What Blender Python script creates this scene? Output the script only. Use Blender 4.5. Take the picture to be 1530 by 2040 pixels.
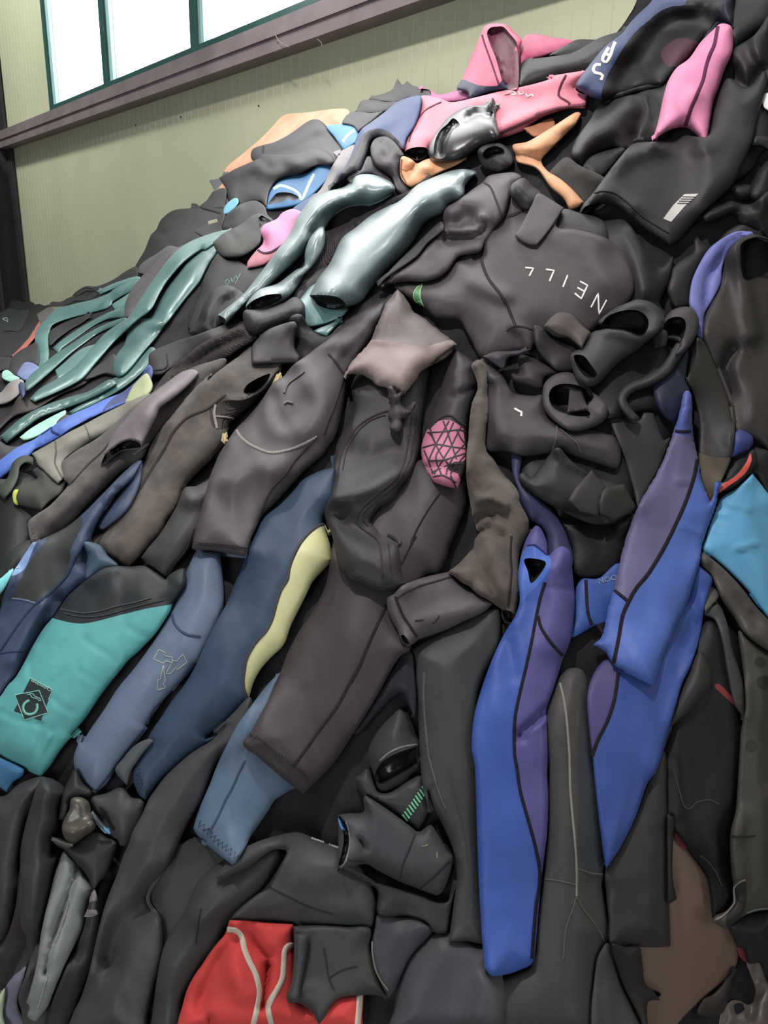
import bpy, math, random
import numpy as np
from mathutils import Vector, Matrix, noise
from mathutils.geometry import delaunay_2d_cdt

for o in list(bpy.data.objects):
    bpy.data.objects.remove(o)
SC = bpy.context.scene
COL = SC.collection

# ------------------------------------------------------------------ camera
FPX, CX, CY = 1512.0, 765.0, 1020.0
def nrm(v):
    v = np.array(v, float); return v / np.linalg.norm(v)
UPc = nrm((135, 4932, 1512))
Xc = np.array((1399, -498, 1512), float); Xc -= UPc * Xc.dot(UPc); Xc = nrm(Xc)
Yc = np.cross(UPc, Xc)
RW = np.array([Xc, Yc, UPc])              # camera vector -> world vector (wall lies in the plane y = 0)
CAM = np.array((0.0, -3.2, 1.6))
cd = bpy.data.cameras.new('camera'); cam = bpy.data.objects.new('camera', cd); COL.objects.link(cam)
cd.sensor_fit = 'VERTICAL'; cd.sensor_height = 36.0; cd.sensor_width = 27.0; cd.lens = FPX / 2040 * 36.0
cd.clip_start = 0.05; cd.clip_end = 100
m4 = Matrix.Identity(4)
for i in range(3):
    for j in range(3): m4[i][j] = RW[i][j]
    m4[i][3] = CAM[i]
cam.matrix_world = m4
SC.camera = cam

# ------------------------------------------------------------------ light
SC.view_settings.view_transform = 'Standard'; SC.view_settings.look = 'None'
SC.view_settings.gamma = 1.0; SC.view_settings.use_curve_mapping = False
SC.view_settings.exposure = 0.0
W = bpy.data.worlds.new('world'); SC.world = W; W.use_nodes = True
wn = W.node_tree.nodes; wl = W.node_tree.links
bg = wn['Background']
tc = wn.new('ShaderNodeTexCoord'); sp = wn.new('ShaderNodeSeparateXYZ'); mr = wn.new('ShaderNodeMapRange')
mix = wn.new('ShaderNodeMix'); mix.data_type = 'RGBA'
wl.new(tc.outputs['Generated'], sp.inputs[0]); wl.new(sp.outputs['Y'], mr.inputs['Value'])
mr.inputs['From Min'].default_value = 0.12; mr.inputs['From Max'].default_value = 0.3
wl.new(mr.outputs[0], mix.inputs['Factor'])
AMB = (0.14, 0.15, 0.155, 1)
mix.inputs['A'].default_value = AMB
mix.inputs['B'].default_value = (6.0, 6.1, 6.2, 1)
wl.new(mix.outputs['Result'], bg.inputs['Color']); bg.inputs['Strength'].default_value = 1.0

def area_lamp(name, loc, target, size, power, color):
    ld = bpy.data.lights.new(name, 'AREA'); ld.shape = 'DISK'; ld.size = size; ld.energy = power; ld.color = color
    o = bpy.data.objects.new(name, ld); COL.objects.link(o); o.location = loc
    d = Vector(target) - Vector(loc); o.rotation_euler = d.to_track_quat('-Z', 'Y').to_euler()
    return o
area_lamp('high_bay_lamp', (-1.9, -3.0, 6.2), (-0.6, -0.9, 1.6), 0.26, 225, (1.0, 0.93, 0.92))
wd_ = area_lamp('window_daylight', (-3.6, 0.45, 4.15), (-1.2, -2.2, 1.0), 1.5, 110, (1.0, 0.97, 0.98))
wd_.data.shape = 'RECTANGLE'; wd_.data.size = 5.0; wd_.data.size_y = 1.4
fill_ = area_lamp('soft_fill_light', (1.0, -8.5, 1.3), (-0.4, -1.8, 0.4), 2.6, 170, (0.93, 0.98, 1.0))  # added soft fill behind the camera, lifts the dark foot of the pile
area_lamp('roof_light_panel', (-3.2, -2.0, 7.3), (-3.0, -0.4, 2.4), 0.5, 40, (1.0, 0.98, 0.95))
area_lamp('left_wall_fill', (-9.0, -2.6, 7.2), (-8.6, 0.0, 2.6), 0.6, 260, (0.98, 1.0, 0.93))  # added light, brightens the far left of the back wall

# ------------------------------------------------------------------ materials
def lin(c):
    return tuple(((v / 255.0) / 12.92 if v <= 10 else (((v / 255.0) + 0.055) / 1.055) ** 2.4) for v in c)
def hexc(h):
    return lin(tuple(int(h[i:i + 2], 16) for i in (0, 2, 4)))
MATS = {}
def M(spec):
    """n: nylon faced neoprene, r: smooth rubber skin, p: shiny rubber, w: cotton cloth, s: stitched tape, k: ribbed knit, d: dusty nylon"""
    if spec in MATS: return MATS[spec]
    kind, h = spec.split(':')
    c = hexc(h); g_ = .3 * c[0] + .6 * c[1] + .1 * c[2]; c = tuple(v * .84 + g_ * .16 for v in c)
    if kind in 'nk' and g_ < .11: c = tuple(v * .88 for v in c)
    names = dict(n='neoprene', r='rubber_skin', p='shiny_rubber', w='cloth', s='stitching', k='ribbed_knit', d='dusty_neoprene', b='painted')
    m = bpy.data.materials.new(names[kind] + '_' + h); m.use_nodes = True
    nt = m.node_tree; N = nt.nodes; L = nt.links; b = N['Principled BSDF']
    t = N.new('ShaderNodeTexCoord')
    def noise_tex(scale, detail=3, rough=0.55, dist=0.0):
        n = N.new('ShaderNodeTexNoise'); n.inputs['Scale'].default_value = scale; n.inputs['Detail'].default_value = detail
        n.inputs['Roughness'].default_value = rough; n.inputs['Distortion'].default_value = dist
        L.new(t.outputs['Object'], n.inputs['Vector']); return n
    def ramp(src, p0, p1, c0, c1):
        r = N.new('ShaderNodeValToRGB'); e = r.color_ramp.elements
        e[0].position = p0; e[1].position = p1; e[0].color = (*c0, 1); e[1].color = (*c1, 1)
        L.new(src, r.inputs[0]); return r
    v = {'n': .12, 'r': .16, 'p': .06, 'w': .12, 's': .1, 'k': .12, 'd': .30, 'b': .05}[kind]
    lo = tuple(x * (1 - v) for x in c); hi = tuple(min(1, x * (1 + v)) for x in c)
    n1 = noise_tex(7.0 if kind != 'd' else 16.0, 5)
    r1 = ramp(n1.outputs['Fac'], .35, .65, lo, hi)
    colour = r1.outputs[0]
    b.inputs['Roughness'].default_value = {'n': .52, 'r': .36, 'p': .34, 'w': .95, 's': .9, 'k': .75, 'd': .75, 'b': .5}[kind]
    b.inputs['Specular IOR Level'].default_value = {'n': .2, 'r': .5, 'p': .42, 'w': .1, 's': .1, 'k': .15, 'd': .15, 'b': .4}[kind]
    if kind in 'nwdk':
        b.inputs['Sheen Weight'].default_value = 0.0 if kind != 'd' else .12
        b.inputs['Sheen Roughness'].default_value = .5
    bump = N.new('ShaderNodeBump'); bump.inputs['Distance'].default_value = .0015
    if kind in 'r':
        # pale scuffs and scratches of worn rubber skin
        mp = N.new('ShaderNodeMapping'); mp.inputs['Rotation'].default_value = (.3, .5, .6); mp.inputs['Scale'].default_value = (3, 22, 9)
        L.new(t.outputs['Object'], mp.inputs[0])
        n2 = N.new('ShaderNodeTexNoise'); n2.inputs['Scale'].default_value = 2.2; n2.inputs['Detail'].default_value = 6; n2.inputs['Distortion'].default_value = 1.4
        L.new(mp.outputs[0], n2.inputs['Vector'])
        r2 = ramp(n2.outputs['Fac'], .67, .74, (0, 0, 0), (1, 1, 1))
        mx = N.new('ShaderNodeMix'); mx.data_type = 'RGBA'
        ml = N.new('ShaderNodeMath'); ml.operation = 'MULTIPLY'; ml.inputs[1].default_value = .35
        L.new(r2.outputs[0], ml.inputs[0]); L.new(ml.outputs[0], mx.inputs['Factor'])
        L.new(colour, mx.inputs['A']); mx.inputs['B'].default_value = (*[min(1, x * 1.5 + .12) for x in c], 1)
        colour = mx.outputs['Result']
        L.new(n2.outputs['Fac'], bump.inputs['Height']); bump.inputs['Strength'].default_value = .25
    elif kind == 'k':
        wv = N.new('ShaderNodeTexWave'); wv.inputs['Scale'].default_value = 70; wv.inputs['Distortion'].default_value = .6
        mp = N.new('ShaderNodeMapping'); mp.inputs['Rotation'].default_value = (.4, .9, .5)
        L.new(t.outputs['Object'], mp.inputs[0]); L.new(mp.outputs[0], wv.inputs[0])
        L.new(wv.outputs['Fac'], bump.inputs['Height']); bump.inputs['Strength'].default_value = .9; bump.inputs['Distance'].default_value = .004
    elif kind == 's':
        wv = N.new('ShaderNodeTexWave'); wv.inputs['Scale'].default_value = 1.0; wv.bands_direction = 'X'
        L.new(t.outputs['UV'], wv.inputs[0])
        rr = ramp(wv.outputs['Fac'], .3, .7, tuple(x * .55 for x in c), tuple(min(1, x * 1.35) for x in c))
        colour = rr.outputs[0]
        L.new(wv.outputs['Fac'], bump.inputs['Height']); bump.inputs['Strength'].default_value = .6
    else:
        n3 = noise_tex(420 if kind != 'w' else 260, 2)
        L.new(n3.outputs['Fac'], bump.inputs['Height']); bump.inputs['Strength'].default_value = .22 if kind != 'p' else .03
    L.new(colour, b.inputs['Base Color']); L.new(bump.outputs[0], b.inputs['Normal'])
    MATS[spec] = m
    return m

# ------------------------------------------------------------------ the slope of the pile
DEPTH = [  # photo x, photo y, metres along the optical axis: the rough lie of the pile's face
 (-60,2120,1.66),(0,2040,1.66),(400,2040,1.5),(765,2040,1.46),(1150,2040,1.5),(1400,2040,1.66),(1530,2000,1.72),
 (0,1750,1.66),(765,1780,1.52),(1530,1780,1.68),(0,1500,1.72),(400,1500,1.62),(765,1500,1.6),(1150,1500,1.6),(1560,1500,1.74),
 (0,1250,1.88),(400,1200,1.8),(0,1100,2.1),(400,1060,1.92),(765,1100,1.82),(1150,1100,1.83),(1560,1100,1.9),
 (0,900,2.55),(200,880,2.4),(450,860,2.2),(765,830,2.1),(1150,800,2.04),(1560,800,2.06),
 (0,760,3.3),(150,720,3.3),(0,690,4.4),(200,650,3.9),(400,640,2.85),(600,600,2.62),(765,600,2.42),(1150,600,2.2),(1560,600,2.2),
 (100,600,6.6),(0,620,7.2),(300,480,5.0),(400,420,4.6),(500,320,4.3),(350,520,3.7),(500,480,3.2),(765,450,2.72),(1150,400,2.4),(1560,400,2.28),
 (650,250,3.85),(620,320,3.45),(765,300,3.1),(1000,300,2.75),(1300,250,2.5),(1560,200,2.4),(760,180,3.7),(900,160,3.35),
 (1000,60,3.2),(1150,60,2.95),(1300,40,2.72),(1560,0,2.5),(1250,-60,2.95),(1560,-150,2.65),(1000,-60,3.5)]
DP = np.array(DEPTH, float); dpx = DP[:, :2] / 1000.0; dpv = 1.0 / DP[:, 2]
def tk(r2): return np.where(r2 > 0, .5 * r2 * np.log(np.maximum(r2, 1e-12)), 0)
n_ = len(DP)
K = tk(((dpx[:, None] - dpx[None]) ** 2).sum(-1)) + np.eye(n_) * 0.004
Pm = np.hstack([np.ones((n_, 1)), dpx]); A_ = np.zeros((n_ + 3, n_ + 3)); A_[:n_, :n_] = K; A_[:n_, n_:] = Pm; A_[n_:, :n_] = Pm.T
sol = np.linalg.solve(A_, np.concatenate([dpv, np.zeros(3)]))
CS = 5.0; GX0, GY0 = -160.0, -200.0; GW, GH = 370, 480
gx = GX0 + CS * np.arange(GW); gy = GY0 + CS * np.arange(GH)
GXX, GYY = np.meshgrid(gx, gy)
def rays(x, y):
    v = np.stack([(x - CX) / FPX, (CY - y) / FPX, -np.ones_like(x)], -1)
    return v @ RW.T
def wall_z(x, y):                       # depth at which the ray meets the back wall
    r = rays(x, y); return np.where(r[..., 1] > .02, 3.2 / np.maximum(r[..., 1], .02), 50)
Q = np.stack([GXX, GYY], -1).reshape(-1, 2) / 1000.0
inv = np.zeros(len(Q))
for s in range(0, len(Q), 20000):
    q = Q[s:s + 20000]
    inv[s:s + 20000] = tk(((q[:, None] - dpx[None]) ** 2).sum(-1)) @ sol[:n_] + sol[n_] + q @ sol[n_ + 1:]
ZC = 1.0 / np.maximum(inv.reshape(GH, GW), 0.1)
wz = wall_z(GXX, GYY)
ZC = np.minimum(ZC, wz * .93)
RAY = rays(GXX, GYY); RLEN = np.linalg.norm(RAY, axis=-1)
PW = CAM + RAY * ZC[..., None]
du = np.gradient(PW, axis=1); dv = np.gradient(PW, axis=0)
NRM = np.cross(du, dv); NRM /= np.linalg.norm(NRM, axis=-1, keepdims=True) + 1e-9
cosv = np.abs((NRM * RAY).sum(-1) / RLEN)
HK = 1.0 / (RLEN * np.clip(cosv, .5, 1))
def blur(a, k=1, n=1):
    for _ in range(n):
        for ax in (0, 1):
            p = np.pad(a, [(k, k) if i == ax else (0, 0) for i in (0, 1)], mode='edge')
            c = np.cumsum(p, axis=ax); c = np.concatenate([np.zeros_like(np.take(c, [0], ax)), c], ax)
            w = 2 * k + 1
            a = (np.take(c, range(w, c.shape[ax]), ax) - np.take(c, range(0, c.shape[ax] - w), ax)) / w
    return a
HK = blur(HK, 4, 2)
def samp(g, x, y, x0=GX0, y0=GY0):
    h, w = g.shape[:2]
    u = np.clip((x - x0) / CS, 0, w - 1.001); v = np.clip((y - y0) / CS, 0, h - 1.001)
    i = u.astype(int); j = v.astype(int); a = u - i; b = v - j
    return g[j, i] * (1 - a) * (1 - b) + g[j, i + 1] * a * (1 - b) + g[j + 1, i] * (1 - a) * b + g[j + 1, i + 1] * a * b
def world(x, y, h):
    x = np.asarray(x, float); y = np.asarray(y, float)
    z = samp(ZC, x, y) - h * samp(HK, x, y)
    return CAM + rays(x, y) * z[..., None]

# ------------------------------------------------------------------ outlines measured off the photograph
FR = dict(A=(0,400,3.825), B=(300,150,3.825), C=(650,0,3.4), D=(1050,0,3.1875), E=(400,400,3.4), F=(750,300,3.4), G=(1080,400,3.4),
          H=(0,700,3.4), I=(380,700,3.4), J=(780,650,3.4), K=(1100,750,3.558), L=(0,1080,3.825), M=(700,1050,3.4), N=(1100,1100,3.558),
          O=(0,1450,3.4), Q=(400,1300,3.06), R=(300,1640,3.825), S=(650,1640,3.825), T=(1100,1600,3.558), U=(0,1740,5.1), X=(0,0,1),
          a=(0,0,2), b=(765,0,2), c=(0,510,2), d=(765,510,2), e=(0,1020,2), f=(765,1020,2), g=(0,1530,2), h=(765,1530,2))
def parse(s):
    if not isinstance(s, str): return s
    fr = FR['X']; pts = []; sharp = []
    for t in s.split():
        if ':' in t: k, t = t.split(':'); fr = FR[k]
        if not t: continue
        sh = t.endswith('!'); t = t.rstrip('!')
        a, b = t.split(','); pts.append((fr[0] + float(a) / fr[2], fr[1] + float(b) / fr[2])); sharp.append(sh)
    return pts, sharp
def spline(s, closed, step=5.0):
    pts, sharp = parse(s); n = len(pts); out = []
    P = [np.array(p) for p in pts]
    for i in range(n if closed else n - 1):
        p1, p2 = P[i], P[(i + 1) % n]
        p0 = P[i - 1] if (closed or i > 0) else p1; p3 = P[(i + 2) % n] if (closed or i + 2 < n) else p2
        L = np.linalg.norm(p2 - p1)
        if L < 1e-6: continue
        m1 = np.zeros(2) if False else (p2 - p0); m2 = (p3 - p1)
        # keep tangents no longer than the segment, straight at marked corners
        def lim(m, sh):
            if sh: return (p2 - p1)
            l = np.linalg.norm(m); return m / max(l, 1e-6) * min(l * .5, L) if l > 0 else m
        m1 = lim(m1, sharp[i]); m2 = lim(m2, sharp[(i + 1) % n])
        k = max(1, int(round(L / step)))
        for j in range(k):
            t = j / k; t2 = t * t; t3 = t2 * t
            out.append((2*t3-3*t2+1)*p1 + (t3-2*t2+t)*m1 + (-2*t3+3*t2)*p2 + (t3-t2)*m2)
    if not closed: out.append(P[-1])
    return np.array(out)
def inside(px, py, poly):
    r = np.zeros(px.shape, bool); x1, y1 = poly[:, 0], poly[:, 1]; x2, y2 = np.roll(x1, -1), np.roll(y1, -1)
    for a, b, c, d in zip(x1, y1, x2, y2):
        if b == d: continue
        m = ((b > py) != (d > py)); xi = (c - a) * (py - b) / (d - b) + a
        r ^= m & (px < xi)
    return r
def dist_line(px, py, pl, closed):
    a = pl; b = np.roll(pl, -1, 0)
    if not closed: a = pl[:-1]; b = pl[1:]
    out = np.full(px.shape, 1e18); d = b - a; l2 = np.maximum((d ** 2).sum(1), 1e-9)
    for i in range(len(a)):
        t = np.clip(((px - a[i, 0]) * d[i, 0] + (py - a[i, 1]) * d[i, 1]) / l2[i], 0, 1)
        q = (px - a[i, 0] - t * d[i, 0]) ** 2 + (py - a[i, 1] - t * d[i, 1]) ** 2
        out = np.minimum(out, q)
    return np.sqrt(out)
def ragged(poly, amp, seed=1):
    rnd = random.Random(seed)
    return poly + np.array([[rnd.uniform(-amp, amp), rnd.uniform(-amp, amp)] for _ in poly])

def link(name, verts, faces, mat, parent=None, uvs=None, smooth=True):
    me = bpy.data.meshes.new(name); me.from_pydata([tuple(v) for v in verts], [], faces)
    me.materials.append(M(mat) if isinstance(mat, str) else mat)
    if smooth: me.polygons.foreach_set('use_smooth', [True] * len(me.polygons))
    if uvs is not None:
        ul = me.uv_layers.new(name='UVMap')
        for lp in me.loops: ul.data[lp.index].uv = uvs[lp.vertex_index]
    me.update()
    o = bpy.data.objects.new(name, me); COL.objects.link(o)
    if parent is not None: o.parent = parent
    return o

HB = np.zeros((GH, GW))          # how high cloth already lies over the slope, metres
PIECES = []
class Piece:
    def __init__(s, name, label, cat, mat, outline, T=.013, dome=.016, group=None, parent=None, seed=None, wr=1.0, lift=0.0, rag=0, grid=8.0, soft=1.0):
        s.name, s.label, s.cat, s.mat, s.T, s.dome, s.group, s.par, s.wr, s.lift, s.gs, s.soft = name, label, cat, mat, T * .8, dome * .45, group, parent, wr, lift, grid, soft
        s.poly = spline(outline, True)
        if mat[0] == 'r': s.wr *= .5; s.dome *= 1.9
        s.seed = len(PIECES) * 3.7 if seed is None else seed
        if rag: s.poly = ragged(s.poly, rag, int(s.seed * 10))
        # orientation
        x, y = s.poly[:, 0], s.poly[:, 1]
        if ((np.roll(x, -1) - x) * (np.roll(y, -1) + y)).sum() > 0: s.poly = s.poly[::-1].copy()
        s.folds = []; s.panels = []; s.marks = []; s.obj = None
        PIECES.append(s)
    def fold(s, line, w, h): s.folds.append((spline(line, False, 8), w, h)); return s
    def panel(s, name, mat, outline, label=None, sink=0.0): s.panels.append((name, mat, spline(outline, True), label, sink, 8.0)); return s
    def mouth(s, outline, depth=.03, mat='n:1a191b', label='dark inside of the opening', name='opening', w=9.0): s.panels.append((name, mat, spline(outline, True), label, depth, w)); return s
    def seam(s, line, w=5, mat='s:2a2829', name='seam', h=.0016, label=None): s.marks.append((name, mat, [spline(line, False, 5)], w, h, label)); return s
    def strokes(s, name, mat, lines, w, h=.0012, label=None, step=5): s.marks.append((name, mat, [spline(l, False, step) for l in lines], w, h, label)); return s
    def zig(s, line, amp=4, period=9, w=1.6, mat='b:1c2024', name='zigzag_stitching'):
        c = spline(line, False, period / 2.0); out = []
        for i in range(len(c)):
            t = c[min(i + 1, len(c) - 1)] - c[max(i - 1, 0)]; t = t / (np.linalg.norm(t) + 1e-9)
            out.append(c[i] + np.array([-t[1], t[0]]) * amp * (1 if i % 2 else -1))
        s.marks.append((name, mat, [np.array(out)], w, .0014, None)); return s
    def text(s, name, mat, string, org, ux, uy, label=None):   # org / ux / uy: photo-space lower left corner, text direction and height vector
        s.marks.append((name, mat, ('TEXT', string, org, ux, uy), 0, .0016, label)); return s
    def part(s, name, mat, outline, **k):          # another layer of the same garment
        return Piece(name, k.pop('label', None), None, mat, outline, parent=s, **k)
    # ---- height of the top side above the slope
    def top(s, x, y, d=None):
        if d is None: d = dist_line(x, y, s.poly, True)
        ppm = FPX / samp(ZC, x, y)
        r = s.T * ppm * .75
        t = np.clip(d / np.maximum(r, 1), 0, 1); lip = np.sqrt(np.maximum(0, 1 - (1 - t) ** 2))
        R = .055 * ppm * s.soft; t2 = np.clip(d / R, 0, 1); dm = 1 - (1 - t2) ** 2
        h = samp(s.sup, x, y, s.x0, s.y0) + s.lift + .001 + s.T * (.30 + .70 * lip) + s.dome * dm
        if s.wr:
            u = ((x * s.ax[0] + y * s.ax[1]) / ppm); v = ((-x * s.ax[1] + y * s.ax[0]) / ppm)
            nz = np.array([noise.noise((a * 3.2, b * 15.0, s.seed)) + .6 * noise.noise((a * 8.0 + 5, b * 9.0, s.seed + 9)) + .2 * noise.noise((a * 30.0, b * 34.0, s.seed + 4)) + .9 * max(0, .16 - abs(noise.noise((a * 4.5 + 3, b * 9.0, s.seed + 20)))) * (noise.noise((a * 3, b * 4, s.seed + 31)) > .0) * -1.5 for a, b in zip(u.ravel(), v.ravel())]).reshape(x.shape)
            h = h + s.wr * .0078 * nz * np.clip(d / (r * 2), 0, 1)
        for pl, w, a in s.folds:
            dd = dist_line(x, y, pl, False); h = h + a * np.exp(-(dd / w) ** 2)
        for nm, mt, pl, lb, dep, w in s.panels:
            if dep:
                q = dist_line(x, y, pl, True); ins = inside(x, y, pl)
                h = h - np.where(ins, dep * np.clip(q / w, 0, 1) ** .7, 0)
        return h
    def build(s):
        P = s.poly; x0, y0 = P.min(0) - 25; x1, y1 = P.max(0) + 25
        i0 = max(0, int((x0 - GX0) / CS)); j0 = max(0, int((y0 - GY0) / CS)); i1 = min(GW, int((x1 - GX0) / CS) + 2); j1 = min(GH, int((y1 - GY0) / CS) + 2)
        XX = GXX[j0:j1, i0:i1]; YY = GYY[j0:j1, i0:i1]; s.x0, s.y0 = XX[0, 0], YY[0, 0]
        msk = inside(XX, YY, P); dB = dist_line(XX, YY, P, True); m2 = msk | (dB < 6)
        S0 = HB[j0:j1, i0:i1]
        mn = S0[m2].min() if m2.any() else 0
        Sm = np.where(m2, S0, -1)
        pd = np.pad(Sm, 1, mode='edge'); D = np.max([pd[a:a + Sm.shape[0], b:b + Sm.shape[1]] for a in (0, 1, 2) for b in (0, 1, 2)], 0)
        S = np.where(m2, D, mn); Wt = m2.astype(float); S1 = S.copy()
        for k in (6, 5, 4, 3, 2, 2, 2):
            bl = blur(S1 * Wt, k) / np.maximum(blur(Wt, k), 1e-3)
            S1 = np.maximum(S, np.where(m2, bl, mn))
        bl = blur(S1 * Wt, 1, 2) / np.maximum(blur(Wt, 1, 2), 1e-3)
        # spread to cells outside so bilinear lookups at the rim stay sane
        F = np.where(m2, bl, blur(S1 * Wt, 3) / np.maximum(blur(Wt, 3), 1e-3)); F = np.where(F > 0, F, mn)
        s.sup = F
        # long axis
        c = P - P.mean(0); w, v = np.linalg.eigh(c.T @ c); s.ax = v[:, 1]
        # triangulate
        gs = s.gs; ppm0 = FPX / float(samp(ZC, P[:, 0].mean(), P[:, 1].mean()))
        if ppm0 < 450: gs = gs * .75
        tx, ty = np.meshgrid(np.arange(P[:, 0].min(), P[:, 0].max(), gs), np.arange(P[:, 1].min(), P[:, 1].max(), gs * .87))
        tx = tx + (np.arange(tx.shape[0]) % 2)[:, None] * gs / 2
        tx, ty = tx.ravel(), ty.ravel(); d = dist_line(tx, ty, P, True); ok = inside(tx, ty, P) & (d > gs * .75 + 2)
        pts = [tuple(p) for p in P]; nb = len(pts)
        t = np.roll(P, -1, 0) - np.roll(P, 1, 0); t /= np.linalg.norm(t, axis=1, keepdims=True) + 1e-9
        nin = np.stack([-t[:, 1], t[:, 0]], 1)
        if not inside(P[:1, 0] + nin[:1, 0] * .5, P[:1, 1] + nin[:1, 1] * .5, P)[0]:
            tst = inside(P[:, 0] + nin[:, 0] * .7, P[:, 1] + nin[:, 1] * .7, P)
            if tst.mean() < .5: nin = -nin
        rp = s.T * ppm0 * .75
        for k, f in enumerate((.16, .55)):
            off = max(1.4 + k * 2.4, rp * f)
            if off > gs * .75 + 1.5: off = gs * .75 + 1.5
            q = P + nin * off; dq = dist_line(q[:, 0], q[:, 1], P, True); iq = inside(q[:, 0], q[:, 1], P) & (dq > off * .85)
            pts += [tuple(p) for p in q[iq]]
        pts += [(a, b) for a, b in zip(tx[ok], ty[ok])]
        edges = [(i, (i + 1) % nb) for i in range(nb)]
        for nm, mt, pl, lb, dep, wd in s.panels:
            b0 = len(pts); pts += [tuple(p) for p in pl]; edges += [(b0 + i, b0 + (i + 1) % len(pl)) for i in range(len(pl))]
        rs = delaunay_2d_cdt([Vector(p) for p in pts], edges, [], 0, 1e-4)
        V = np.array([tuple(v) for v in rs[0]]); T3 = [f for f in rs[2] if len(f) == 3]
        T3 = np.array(T3); ctr = V[T3].mean(1); keep = inside(ctr[:, 0], ctr[:, 1], P); T3 = T3[keep]; ctr = ctr[keep]
        tri = V[T3]; ar = (tri[:, 1, 0] - tri[:, 0, 0]) * (tri[:, 2, 1] - tri[:, 0, 1]) - (tri[:, 2, 0] - tri[:, 0, 0]) * (tri[:, 1, 1] - tri[:, 0, 1])
        T3 = np.where((ar > 0)[:, None], T3[:, ::-1], T3)      # wind towards the viewer
        dV = dist_line(V[:, 0], V[:, 1], P, True)
        Hh = s.top(V[:, 0], V[:, 1], dV)
        W3 = world(V[:, 0], V[:, 1], Hh)
        cls = np.zeros(len(T3), int)
        for k, (nm, mt, pl, lb, dep, wd) in enumerate(s.panels): cls[inside(ctr[:, 0], ctr[:, 1], pl)] = k + 1
        # rolled-under rim: down and back in under the cloth
        sup = samp(s.sup, P[:, 0], P[:, 1], s.x0, s.y0) + s.lift + .0005
        r0 = world(P[:, 0], P[:, 1], s.top(P[:, 0], P[:, 1], np.zeros(nb)))
        r1 = world(P[:, 0] + nin[:, 0] * 1.2, P[:, 1] + nin[:, 1] * 1.2, sup + s.T * .05)
        r2 = world(P[:, 0] + nin[:, 0] * 9, P[:, 1] + nin[:, 1] * 9, sup)
        mid = (P + np.roll(P, -1, 0)) / 2 + nin * 1.5
        rc = np.zeros(nb, int)
        for k, (nm, mt, pl, lb, dep, wd) in enumerate(s.panels):
            rc[inside(mid[:, 0], mid[:, 1], pl)] = k + 1
        par = s.par.obj if s.par else None
        s.kids = []
        for k in range(len(s.panels) + 1):
            f = T3[cls == k]; us = np.unique(f) if len(f) else np.array([], int); mp = {int(a): i for i, a in enumerate(us)}
            vs = [W3[i] for i in us]; fs = [tuple(mp[int(i)] for i in q) for q in f]
            b0 = len(vs); ids = np.where(rc == k)[0]
            ring = {}
            def rv(i):
                if i not in ring: ring[i] = len(vs); vs.extend([r0[i], r1[i], r2[i]])
                return ring[i]
            for i in ids:
                j = (i + 1) % nb; a = rv(int(i)); b = rv(int(j))
                fs += [(a, b, b + 1, a + 1), (a + 1, b + 1, b + 2, a + 2)]
            if not fs: continue
            if k == 0:
                s.obj = link(s.name, vs, fs, s.mat, par)
                if par is None:
                    s.obj['label'] = s.label; s.obj['category'] = s.cat
                    if s.group: s.obj['group'] = s.group
                elif s.label: s.obj['label'] = s.label
            else:
                nm, mt, pl, lb, dep, wd = s.panels[k - 1]
                if s.obj is None: s.obj = link(s.name, vs, fs, s.mat, par); s.obj['label'] = s.label or s.name; s.obj['category'] = s.cat or 'wetsuit'; continue
                if len(fs) < 3: continue
                c = link(nm, vs, fs, mt, s.obj if not (s.par and s.par.par) else s.par.obj)
                if lb: c['label'] = lb
        for nm, mt, lines, w, h, lb in s.marks:
            if isinstance(lines, tuple): o = s._text(nm, mt, lines, h)
            else: o = s._ribbon(nm, mt, lines, w, h)
            if o and lb: o['label'] = lb
        # settle this layer into the stack
        hh = np.where(msk, s.top(XX, YY, dB), 0)
        HB[j0:j1, i0:i1] = np.where(msk, np.maximum(hh, S0), S0)
    def _ribbon(s, nm, mt, lines, w, h):
        vs = []; fs = []; uv = []; prof = [(-.5, -.0012), (-.36, .75 * h), (0, h), (.36, .75 * h), (.5, -.0012)]
        for c in lines:
            ok = inside(c[:, 0], c[:, 1], s.poly)
            t = np.gradient(c, axis=0) if len(c) > 1 else np.zeros_like(c); t /= np.linalg.norm(t, axis=1, keepdims=True) + 1e-9
            n = np.stack([-t[:, 1], t[:, 0]], 1); L = np.concatenate([[0], np.cumsum(np.linalg.norm(np.diff(c, axis=0), axis=1))])
            rows = []
            for f, hh in prof:
                q = c + n * w * f; hgt = s.top(q[:, 0], q[:, 1]) + hh + .0006
                rows.append(world(q[:, 0], q[:, 1], hgt))
            prev = None
            for i in range(len(c)):
                if not ok[i]: prev = None; continue
                b = len(vs)
                for k in range(5): vs.append(rows[k][i]); uv.append((L[i] * .32 / 3.14, prof[k][0]))
                if prev is not None:
                    for k in range(4): fs.append((prev + k, b + k, b + k + 1, prev + k + 1))
                prev = b
        if not fs: return None
        # face the viewer
        v = np.array(vs); f = fs[0]; nn = np.cross(v[f[1]] - v[f[0]], v[f[3]] - v[f[0]])
        if nn.dot(CAM - v[f[0]]) < 0: fs = [q[::-1] for q in fs]
        return link(nm, vs, fs, mt, s.obj, uv)
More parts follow.
